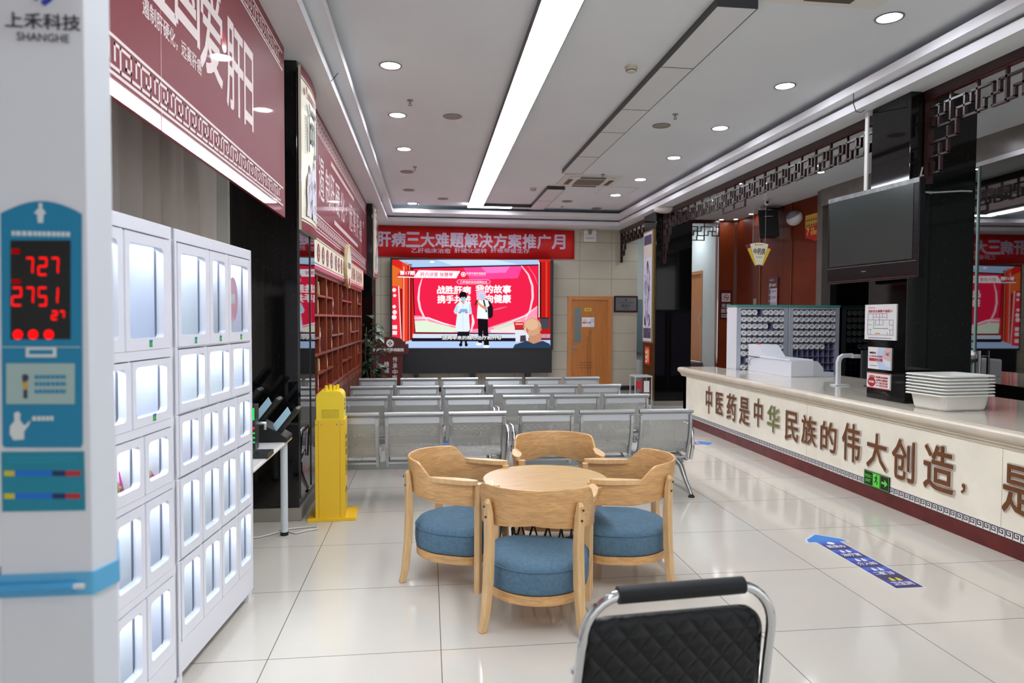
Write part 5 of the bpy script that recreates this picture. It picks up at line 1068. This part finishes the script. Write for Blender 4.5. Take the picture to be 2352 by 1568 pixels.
def wifi(m, P, W, HH):
    MR = mat('print_crimson', (176, 34, 44), .5); m.obox(P(.5, .03), RR*W, U*HH*.06, R*.001, MR); m.obox(P(.5, .97), RR*W, U*HH*.06, R*.001, MR)
    for r in (.08, .15, .22): m.tube([P(.24+r*math.cos(a)*.8, .44-r*1.1*math.sin(a)) for a in [PI*(.2+.6*i/8) for i in range(9)]], W*.012, MR, 5)
    m.prism(circle(P(.22, .6), RR*1.25, U, W*.14, 20), -R*.0006, MR); m.text('WiFi', P(.22, .6), RR, U, W*.24, HH*.13, PAPER, .04, .0006, .002)
    m.text('免费无线网', P(.66, .27), RR, U, W*.5, HH*.12, MR, .02); m.text('全院已覆盖', P(.66, .45), RR, U, W*.5, HH*.12, MR, .02)
    for v, tx in ((.63, '账号'), (.79, '密码')): m.text(tx, P(.48, v), RR, U, W*.13, HH*.07, MR, .01); m.obox(P(.74, v), RR*W*.34, U*HH*.11, R*.0012, MR); dashes(m, P(.74, v)-R*.001, RR, U, W*.26, HH*.05, 1, PAPER)
board_on('wifi_notice', 'red and white free WiFi notice on the near black column, lowest of three', 'notice', (1994, 853, 2046, 897), wifi)
# television on an arm
t = thing('television', 'large switched-off black television mounted on the near black column above the counter', 'television', (3.898, 5.672, 2.34), math.atan2(1.104, -.104)+PI)
m = MB(); W2, hh = .555, .408
TVB = mat('tv_bezel', (13, 13, 16), .25, coat=.15, spec=.3); m.box(-W2, W2, .0, .06, -hh, hh, TVB); m.build('bezel', t, bev=.006)
MB().box(-W2+.035, W2-.06, -.0035, 0, -hh+.16, hh-.045, mat('tv_screen', (50, 58, 56), .15, spec=.5)).build('screen', t)
m = MB(); m.box(-W2+.01, W2-.02, -.0035, 0, -hh+.012, -hh+.02, mat('tv_red_strip', (70, 26, 26), .3)); m.text('Changhong', (-.06, -.0005, -hh+.09), R, U, .055, .011, mat('logo_grey', (170, 170, 174), .4)); m.box(-W2+.01, W2-.02, -.004, 0, -hh+.14, -hh+.144, mat('tv_line', (110, 110, 116), .3)); m.build('trim_strip', t); MB().box(-W2+.004, W2-.004, -.002, .002, hh-.042, hh-.002, mat('tv_film_glare', (118, 120, 122), .25, .6, var=.3, vscale=14)).build('top_film_glare', t)  # grey top strip: plastic wrap, with the bezel glare put into its colour
m = MB(); m.box(-.2, .2, .06, .1, -.2, .2, DARK); m.box(-.06, .06, .1, .222, -.06, .06, DARK); m.build('wall_bracket', t)
m = MB(); a, b = pX(1994, 258, XC), pX(1998, 420, XC); m.box(-.014, 0, -.022, .022, b.z-.5, a.z, mat('white_plastic')); o = m.build('cable_duct'); o.location = (XC, a.y, 0); tag(o, 'white vertical cable duct on the near black column above the television', 'cable duct')
m = MB(); p = pY(2120, 442, 5.476); q = pY(2230, 440, 5.476); m.tube([p-RL*.01, p+R*.1-RL*.012, q-RL*.012-R*.1, q-RL*.01], .008, mat('grey_cable', (150, 150, 146), .5), 6); pp = [pY(x, y, 5.47) for x, y in ((2119, 384), (2114, 405), (2114, 428), (2122, 441), (2140, 444))]; m.tube(pp, .008, mat('grey_cable'), 6); pp = [pY(x, y, 5.465) for x, y in ((2108, 410), (2118, 402), (2127, 405), (2124, 418), (2114, 431))]; m.tube(pp, .008, mat('grey_cable'), 6)
tag(m.build('loose_cable'), 'loose white cable looped over the face of the near black column beside the television', 'cable')

# ---------------------------------------------------------------- behind the counter
CAB = mat('cabinet_white', (226, 228, 236), .35); CABG = mat('cabinet_grey', (176, 182, 196), .4); CABI = mat('cabinet_lilac', (150, 146, 186), .5); TEALC = mat('cabinet_teal', (64, 150, 140), .35); JAR = mat('jar_white', (226, 228, 230), .35)
jar0 = None
def herb_cabinet(x0, W, side, nm, gaps, rows_full):
    global jar0
    t = thing('herb_cabinet', 'white pigeonhole cabinet with a teal top and round capped jars, %s' % nm, 'cabinet', (x0, 9.42, 0)); D = .32; Z0, Z1 = .3, 1.77; nr, nc = 14, 8
    fw = .065; cw_ = (W-2*fw)/nc; chh = (1.74-.35)/nr; m = MB()
    m.box(0, fw, 0, D, 0, Z1, CABG); m.box(W-fw, W, 0, D, 0, Z1, CABG); m.box(-.004, .0, 0, D, 0, Z1, CAB); m.box(0, W, D-.01, D, 0, Z1, CABI); m.box(0, W, 0, D, 0, .35, CAB); m.build('case', t)
    MB().box(-.012, W+.008, -.012, D, Z1, Z1+.03, TEALC).build('top_board', t)
    g = MB()
    for i in range(nc+1): g.box(fw+i*cw_-.003, fw+i*cw_+.003, .012, D-.01, .35, 1.74, CABI)
    for j in range(nr+1): g.box(fw, W-fw, .012, D-.01, .35+j*chh-.003, .35+j*chh+.003, CABI); g.box(fw, W-fw, .004, .012, .35+j*chh-.003, .35+j*chh+.003, mat('cabinet_shelf_edge', (120, 124, 140), .5))
    g.box(fw, W-fw, 0, D, 1.74, Z1, CABG); g.build('pigeonholes', t)
    for j in range(nr):
        r = nr-1-j
        for i in range(nc):
            if (r, i) in gaps or r >= rows_full or (r == rows_full-1 and nm.startswith('right') and i > 5): continue
            if r > 9: continue
            rad = min(cw_, chh)*.485; loc = (x0+fw+(i+.5)*cw_, 9.42-.005, .35+j*chh+.006+rad+.002)
            lb = 'white capped jar in the %s cabinet, %s row from the top, %s from its left' % (nm.split()[0], ORD(r), ORD(i))
            if jar0 is None:
                jar0 = thing('herb_jar', lb, 'jar', loc, 0, 'capped herb jars in the cabinets')
                MB().lathe([(rad*.9, .0), (rad*.93, .2)], (0, 0, 0), JAR, 16, 'y').build('body', jar0)
                m = MB(); m.lathe([(rad, .012), (rad, -.006), (rad*.86, -.012), (rad*.8, -.006), (.001, -.006)], (0, 0, 0), JAR, 18, 'y'); m.build('cap', jar0)
                m = MB(); m.obox((0, -.007, 0), R*rad*.7, U*rad*.3, RL*.002, mat('jar_label', (136, 146, 154), .5)); m.build('label', jar0)
                o = jar0
            else: o = clone(jar0, loc, 0, lb)
            o.rotation_euler = (0, random.uniform(-1.1, 1.1), 0)
herb_cabinet(4.44, .785, 0, 'left one', {(0, 3), (2, 5), (7, 0)}, 11)
herb_cabinet(5.245, .785, 0, 'right one', set(), 6)
t = thing('dispensing_machine', 'white sloping desktop dispensing machine on the counter in front of the jar cabinets', 'machine', (4.575, 8.15, .857)); MW = mat('machine_white', (226, 230, 240), .35)
m = MB(); m.prism([(0, 0, 0), (0, 0, .21), (0, .8, .21), (0, 1.17, .21), (0, 1.17, 0)], (.3, 0, 0), MW); m.build('body', t, bev=.006)
m = MB(); m.prism([(0, .66, .2), (0, 1.17, .2), (0, 1.17, .38), (0, .93, .38), (0, .88, .37)], (.3, 0, 0), MW); m.build('tower', t, bev=.006)
m = MB(); m.box(-.012, .31, .02, .82, .2, .225, MW); m.build('cover', t, bev=.008)
m = MB(); m.prism([(.3, .0, 0), (.3, .0, .2), (.36, 0, .2), (.44, 0, .11), (.44, 0, .06), (.58, 0, .06), (.58, 0, 0)], (0, .5, 0), mat('machine_grey', (200, 208, 216), .4)); m.build('side_chute', t, bev=.004)
MB().box(.06, .1, 1.0, 1.05, .38, .4, mat('button_red', (190, 40, 40), .4)).build('button', t); MB().box(.455, .56, .1, .3, .06, .066, mat('tray_blue', (40, 60, 150), .4)).build('tray_liner', t)
MB().tube([(-.012, .82, .21), (-.012, 1.05, .18), (-.012, 1.12, .14), (-.006, 1.1, .08)], .003, INK, 5).build('wire', t)
t = thing('scanner_stand', 'white bent-arm stand on the counter between the machine and the near black column', 'stand', (4.53, 7.08, .857)); m = MB(); AW = mat('arm_white', (214, 218, 224), .4)
m.sweep([(0, 0, 0), (0, 0, .26), (.015, 0, .305), (.05, 0, .33), (.16, 0, .335)], [(-.022, -.022), (.022, -.022), (.022, .022), (-.022, .022)], AW, (0, 1, 0)); m.build('arm', t, bev=.006)
MB().box(.15, .25, -.035, .035, .305, .345, AW).build('head', t, bev=.005); MB().box(-.06, .1, -.06, .06, 0, .012, AW).build('base', t, bev=.003)
t = thing('monitor', 'dark monitor seen edge-on beside the white bent-arm stand, behind the near black column', 'monitor', (4.85, 6.85, .857)); MB().box(-.2, .22, -.02, .02, .1, .4, mat('monitor_dark', (40, 42, 48), .3)).build('screen', t, bev=.004); MB().box(-.03, .03, -.015, .04, 0, .12, DARK).box(-.1, .1, -.08, .1, 0, .012, DARK).build('foot', t)
# hanging and wall signs in the dispensary
t = thing('hanging_sign', 'cream fan-shaped pharmacy sign hanging on strings above the jar cabinets', 'sign', (4.55, 9.0, 2.67)); m = MB(); fan = lambda r0, r1, a0, a1, z, l, mm, n=14: m.prism([(r1*math.sin(a0+(a1-a0)*i/n), l, -.46+r1*math.cos(a0+(a1-a0)*i/n)) for i in range(n+1)]+[(r0*math.sin(a1-(a1-a0)*i/n), l, -.46+r0*math.cos(a1-(a1-a0)*i/n)) for i in range(n+1)], (0, .004 if l else .01, 0), mm)
fan(.125, .445, -.46, .46, 0, 0, mat('sign_rim', (110, 40, 60), .4)); fan(.135, .438, -.31, .31, 0, -.003, CREAM)
YP = mat('yellow_pattern', (222, 190, 60), .4); fan(.135, .39, -.45, -.32, 0, -.003, YP, 4); fan(.135, .39, .32, .45, 0, -.003, YP, 4)
o = m.build('board', t); o.scale = (1, 1, 1.0)
m = MB(); m.text('中药房', (0, -.004, -.14), R, U, .17, .085, mat('print_plum_dark', (88, 26, 50), .5), .012, .0006, .002); m.text('Chinese pharmacy', (0, -.004, -.22), R, U, .09, .018, MAROON, 0, .0006, .002); dashes(m, (.01, -.005, -.05), R, U, .09, .014, 1, MAROON); m.prism(circle((-.055, -.0045, -.05), R, U, .009, 10), (0, -.001, 0), MAROON); m.build('lettering', t)
m = MB(); [m.tube([(x, .004, -.03), (x, .004, ZS-2.67)], .0015, mat('string', (190, 190, 186), .5), 4) for x in (-.09, .09)]; m.build('string', t)
t = thing('loudspeaker', 'black tilted loudspeaker on a wall bracket above the dispensary', 'speaker', (5.84, 11.3, 3.47), -.35); m = MB(); m.prism([(-.16, -.14, .0), (.16, -.14, 0), (.12, .14, 0), (-.12, .14, 0)], (.03, -.06, -.46), mat('speaker_black', (22, 22, 24), .7)); m.build('cabinet', t, bev=.01)
m = MB(); m.box(.0, .14, -.155, -.145, -.12, -.11, mat('logo_grey')); o = m.build('badge', t); o.location = (-.06, -.022, 0)
m = MB(); m.tube([(0, 0, -.02), (0, 0, .05), (.24, .09, .05)], .016, DARK, 8); m.obox((.24, .09, .05), R*.02, RL*.1, U*.1, DARK); m.build('bracket', t)
t = thing('security_camera', 'white dome security camera under the ceiling by the loudspeaker', 'camera', pZ(1762, 457, ZS)); MB().lathe([(.06, 0), (.06, -.02)], (0, 0, 0), mat('white_plastic')).build('base', t); m = MB(); m.sphere((0, 0, -.055), .05, mat('white_plastic')); m.build('shell', t); MB().sphere((-.015, -.035, -.06), .025, BLACK).build('lens', t)
t = thing('wall_lamp', 'white oval lamp housing on the dark red timber wall beside the loudspeaker', 'wall lamp', (6.1, 10.75, 3.27)); m = MB(); m.sphere((-.05, 0, 0), .2, mat('white_plastic'), 20, 12, (.5, 1, .6)); m.build('housing', t); m = MB(); m.sphere((-.065, 0, .03), .19, mat('lamp_grey', (120, 122, 140), .3), 20, 12, (.5, .95, .5)); m.build('shade', t)
t = thing('pennant', 'red and yellow hanging pennant on the timber wall behind the television', 'pennant', (6.09, 10.17, 3.27)); m = MB(); m.prism([(0, .3, 0), (0, -.3, 0), (0, -.3, -.36), (0, -.12, -.4), (0, 0, -.44), (0, .12, -.4), (0, .3, -.36)], (-.012, 0, 0), mat('pennant_red', (190, 44, 26), .4)); m.prism([(-.0125, .3, 0), (-.0125, -.3, 0), (-.0125, -.3, -.17), (-.0125, .3, -.2)], (-.001, 0, 0), mat('pennant_yellow', (216, 170, 40), .4))
for i in range(8):
    for j in range(2): m.prism(circle((-.0138, .25-.065*i, -.06-.08*j), RR, U, .02, 8), (-.001, 0, 0), mat('print_face', (170, 140, 124), .5)); m.box(-.0148, -.0138, .25-.065*i-.024, .25-.065*i+.024, -.1-.08*j, -.08-.08*j, INK)
m.text('7', (-.0125, .22, -.27), RR, U, .07, .11, mat('print_gold', (240, 210, 120), .4), .02); m.text('世界肝炎日', (-.0125, .0, -.3), RR, U, .28, .07, mat('print_gold'), .015); m.text('·28', (-.0125, .1, -.235), RR, U, .12, .04, mat('print_gold'), .01); m.build('cloth', t)
t = thing('no_smoking_sign', 'dark red no-smoking hospital sign on the narrow timber wall end', 'sign', (5.91, 13.05, 1.88)); m = MB(); m.box(-.12, .12, -.015, 0, -.29, .29, mat('sign_plum', (92, 26, 40), .3)); m.box(-.09, .09, -.017, -.015, .06, .23, PAPER); m.text('无烟', (0, -.015, -.02), R, U, .19, .08, PAPER, .02); m.text('医院', (0, -.015, -.12), R, U, .19, .08, PAPER, .02); dashes(m, (0, -.0155, -.22), R, U, .19, .08, 2, PAPER)
m.box(-.04, .04, -.0185, -.017, .135, .15, INK); m.obox((0, -.0185, .145), Vector((.075, 0, -.09)), Vector((.009, 0, .008)), RL*.0015, PRED); m.tube(circle((0, -.018, .145), R, U, .055, 16), .006, PRED, 5, True); m.build('plate', t)
t = thing('floor_directory', 'tall dark red floor directory sign with a white panel on the timber wall', 'sign', (6.1, 11.49, 2.0)); m = MB(); m.box(-.02, 0, -.16, .16, -.45, .34, mat('sign_plum')); m.text('1F', (-.02, .1, .2), RR, U, .06, .06, PAPER, .02); m.text('楼层索引', (-.02, -.03, .2), RR, U, .16, .045, PAPER, .01); dashes(m, (-.021, .05, .29), RR, U, .14, .02, 1, PAPER); m.box(-.022, -.02, -.14, .14, -.42, .14, mat('panel_lilac', (206, 200, 214), .4))
for i in range(5): m.box(-.0232, -.022, .085, .135, -.4+.11*i, -.31+.11*i, mat('sign_plum')); dashes(m, (-.0225, -.03, -.35+.11*i), RR, U, .18, .05, 2, mat('print_grey_dark', (110, 104, 120), .5), .5); m.box(-.0232, -.022, -.135, .135, -.41+.11*i, -.408+.11*i, mat('print_grey_dark'))
m.build('plate', t)
tag(MB().box(6.085, 6.1, 12.12, 12.24, 1.87, 1.98, mat('switch_plate', (150, 142, 132), .4)).build('wall_switch', bev=.003), 'small pale wall switch plate on the timber wall above the jar cabinets', 'switch')
# dispensary downlights
SPOT = glow('spot_lit', (250, 250, 255), SPOT_R*4)
for i, (x, y) in enumerate([(1657, 504), (1690, 503), (1725, 491), (1640, 459), (1697, 421), (1761, 420), (1878, 380)]):
    downlight(pZ(x, y, ZS), 'small lit ceiling spot over the dispensary, number %s counting from the passage' % ORD(i), True, .045, ZS, SPOT if i > 2 else glow('spot_lit_low', (250, 250, 255), 50))
for x, y in ((5.2, 8.6), (5.2, 7.0), (5.2, 5.2)): downlight((x, y), 'small lit ceiling spot over the staff side of the counter, %s the near column' % ('well beyond' if y > 8 else 'just past' if y > 6 else 'level with'), True, .045, ZS, SPOT)
for y in (14.0, 16.6): downlight((5.25, y), 'lit ceiling lamp in the pale hall behind the far column, %s' % ('first' if y < 15 else 'second'), True, .09, ZS-.02, glow('hall_lamp', (240, 248, 255), 170))
# board and desk sign seen through the glass
t = thing('notice_board', 'dark framed notice board on the side-room wall behind the glass', 'notice board', (7.99, 10.4, 1.95)); MB().box(-.03, 0, -.5, .5, -.55, .6, DARK).build('frame', t); m = MB(); m.box(-.034, -.03, -.46, .46, -.5, .56, mat('board_grey', (92, 100, 100), .5)); dashes(m, (-.035, 0, .1), RR, U, .7, .6, 10, mat('board_print', (130, 136, 134), .6), .5); m.build('face', t)
t = thing('glass_door_handle', 'chrome pull handle with a round lock on the glass door right of the basins', 'door handle', (5.935, 6.72, 1.14)); m = MB(); m.tube([(-.05, -.06, .12), (-.05, -.06, -.5)], .016, STEEL, 10); [m.tube([(0, -.06, z), (-.05, -.06, z)], .01, STEEL, 8) for z in (.06, -.4)]; m.build('bar', t); m = MB(); m.lathe([(.075, 0), (.07, -.02), (.001, -.022)], (0, .1, .05), STEEL, 20, 'x'); m.build('lock', t)
t = thing('desk_sign', 'white lettered strip sign behind the glass, left of the basins', 'sign', (6.4, 8.5, 1.0)); m = MB(); m.box(-.004, .004, -1.3, 1.3, -.06, .07, mat('sign_ivory', (196, 192, 182), .5)); m.text('才是硬道理', (-.004, -1.0, .005), RR, U, .52, .09, INK, .01); m.build('plate', t); MB().box(-.0, .02, -1.2, -1.18, -1.0, -.06, STEEL).box(-.0, .02, 1.18, 1.2, -1.0, -.06, STEEL).build('support', t)

# ---------------------------------------------------------------- far right column: scroll picture, fire notice, donation box
t = thing('scroll_picture', 'tall framed ink painting scroll on the far black column side', 'picture', (4.13, 12.47, 1.9))
t.scale = (1, 1, 1.37); hw, z0, z1 = .27, -.55, .98
m = MB(); m.box(-.03, 0, -hw, hw, z0, z1, mat('gilt_edge', (176, 146, 84), .35, .6)); m.build('frame', t); m = MB(); l = lambda k: -.0302-.0007*k
m.box(l(0), -.03, -hw+.02, hw-.02, z0+.02, z1-.02, mat('scroll_blue', (196, 200, 220), .5)); m.box(l(1), l(0), -hw+.05, hw-.05, z1-.19, z1-.06, mat('scroll_navy', (76, 70, 96), .5)); m.box(l(1), l(0), -hw+.05, hw-.05, z0+.06, z0+.2, mat('scroll_navy')); m.box(l(1), l(0), -hw+.05, hw-.05, z1-.36, z1-.22, mat('scroll_sand', (206, 196, 184), .5)); m.box(l(1), l(0), -hw+.05, hw-.05, z1-.205, z1-.195, YP)
m.box(l(1), l(0), -hw+.05, hw-.05, z0+.22, z1-.37, mat('scroll_paper', (206, 206, 220), .6)); rnd = random.Random(2); INKS = [mat('ink_wash', (128, 128, 160), .6), mat('ink_blue', (66, 70, 120), .6), mat('ink_black', (34, 34, 46), .6), mat('ink_mauve', (150, 120, 150), .6)]
pp = lambda pts, mm, k: m.prism([(l(k), -u, v) for u, v in pts], (-.0006, 0, 0), mm)
pp([(-.02, .5), (.04, .53), (.08, .49), (.07, .42), (.03, .38), (-.03, .41)], INKS[3], 2); pp([(-.05, .47), (-.03, .56), (.03, .57), (.05, .5), (-.01, .5), (-.02, .43)], INKS[2], 3)
pp([(.0, .38), (.06, .36), (.16, .2), (.17, .0), (.14, -.16), (.17, -.3), (-.15, -.3), (-.16, -.1), (-.12, .1), (-.08, .25)], mat('ink_robe', (190, 192, 214), .6), 2)
for j in range(46):
    u, v = rnd.uniform(-.15, .14), rnd.uniform(-.3, .34); h_ = rnd.uniform(.04, .16); pp([(u-.006, v), (u+rnd.uniform(-.03, .03), v+h_), (u+.01, v+h_*.9), (u+rnd.uniform(.006, .02), v)], INKS[j % 4], 3+j % 2)
pp([(-.16, -.3), (-.13, -.2), (-.08, -.24), (-.06, -.33)], INKS[2], 5); pp([(.1, -.31), (.17, -.18), (.16, -.32)], INKS[2], 5); pp([(-.18, .1), (-.16, .12), (-.15, .3), (-.17, .3)], INKS[0], 4)
for j in range(8): u, v = .05+rnd.uniform(-.06, .08), -.42+rnd.uniform(-.06, .1); pp([(u, v), (u+.02, v+.03), (u+.03, v)], INKS[j % 4], 3)
m.build('painting', t)
m = MB(); m.box(-.012, 0, -.13, .13, -.17, .17, mat('fire_red', (206, 34, 30), .35)); m.box(-.0135, -.012, .0, .1, -.13, .13, PAPER); [m.box(-.0135, -.012, -.1+.05*i, -.06+.05*i, -.12+.03*i, .12, mat('fire_gold', (236, 170, 60), .4)) for i in range(2)]; [m.box(-.0145, -.0135, .02, .08, -.1+.09*i, -.05+.09*i, PRED) for i in range(3)]
o = m.build('fire_notice'); o.location = (4.13, 12.5, .9); tag(o, 'small red fire equipment notice below the ink painting on the far black column', 'notice')
t = thing('donation_box', 'clear acrylic box with red papers beside the far black column', 'box', (3.76, 11.75, 0)); m = MB(); ac = pane('clear_acrylic', (226, 234, 234), 1.5)
m.box(-.14, .14, -.14, .14, .08, .57, ac); m.build('shell', t); m = MB(); [m.box(sx*.15-.008, sx*.15+.008, sy*.15-.008, sy*.15+.008, .08, .58, mat('acrylic_edge', (190, 196, 196), .3)) for sx in (-1, 1) for sy in (-1, 1)]; m.box(-.16, .16, -.16, .16, .565, .59, mat('acrylic_edge')); m.build('edges', t, bev=.003)
MB().box(-.15, .15, -.15, .15, 0, .08, mat('box_stand', (196, 198, 196), .4)).build('stand', t); m = MB(); m.box(-.13, -.03, -.145, -.142, .36, .5, PRED); m.box(.01, .11, -.145, -.142, .3, .5, PAPER); m.box(.0, .12, -.1, .1, .082, .28, PRED); m.build('papers', t)

# ---------------------------------------------------------------- floor stickers
def floor_arrow(label, loc, rz, L, rowsx):
    t = thing('floor_arrow', label, 'floor sticker', loc, rz); m = MB(); z = .0006; w_ = .0875; BLU = mat('sticker_sky', (40, 128, 214), .3); NV = mat('sticker_navy', (48, 56, 150), .3); DV = mat('sticker_dark', (44, 36, 92), .3); MD = mat('sticker_royal', (46, 96, 204), .3); EW = mat('sticker_edge', (206, 214, 230), .35); wt = PAPER
    m.prism([(-w_-.008, -.008, 0), (w_+.008, -.008, 0), (w_+.008, L-.17, 0), (.17, L-.17, 0), (.14, L-.1, 0), (.01, L+.012, 0), (-.01, L+.012, 0), (-.14, L-.1, 0), (-.17, L-.17, 0), (-w_-.008, L-.17, 0)], (0, 0, .0004), EW)
    m.build('backing', t); m = MB(); m.prism([(-w_, L-.16, z), (-.145, L-.16, z), (-.13, L-.11, z), (0, L, z), (.13, L-.11, z), (.145, L-.16, z), (w_, L-.16, z)][::-1], (0, 0, .0004), BLU); n = len(rowsx); hl = (L-.16)/n
    for i, tx in enumerate(rowsx):
        y1 = L-.16-i*hl; m.box(-w_, w_, y1-hl*.3, y1, z, z+.0004, MD if i < 4 else DV); m.box(-w_, w_, y1-hl*.72, y1-hl*.3, z, z+.0004, NV); m.box(-w_, w_, y1-hl, y1-hl*.72, z, z+.0004, DV)
        c = Vector((0, y1-hl*.62, z+.0004)); m.text(tx, c, R, RL, .13, .052, wt, .015, .0003, .0002)
        ic = mat('sticker_yellow', (226, 216, 30), .4) if i == n-1 else wt; yy = y1-hl*.22
        if i == 0: m.lathe([(.026, z+.0006), (.017, z+.0009)], (0, yy, 0), ic, 18); m.box(-.012, .012, yy-.004, yy+.004, z+.0006, z+.001, ic)
        else:
            for s in (-1, 1): m.prism(circle((s*.022, yy+.018, z+.0006), R, RL, .008, 8), (0, 0, .0004), ic); m.prism([(s*.022-.014, yy-.024, z+.0006), (s*.022+.014, yy-.024, z+.0006), (s*.022+.012, yy+.008, z+.0006), (s*.022-.012, yy+.008, z+.0006)], (0, 0, .0004), ic)
    m.build('print', t)
floor_arrow('blue direction arrow sticker on the floor in front of the reception counter', (2.838, 3.68, .0002), 0, 1.0, ['医保办', '治疗室', '介入科', '二楼门诊', '卫生间'])
floor_arrow('blue direction arrow sticker on the floor at the bench end, pointing to the counter', (2.5, 8.35, .0002), -PI/2, 1.14, ['医保办', '治疗室', '介入科', '二楼门诊', '卫生间'])
floor_arrow('blue direction arrow sticker on the floor under the bench rows, pointing to the red panels', (1.1, 8.55, .0002), PI/2, 1.0, ['医保办', '治疗室', '介入科', '卫生间'])
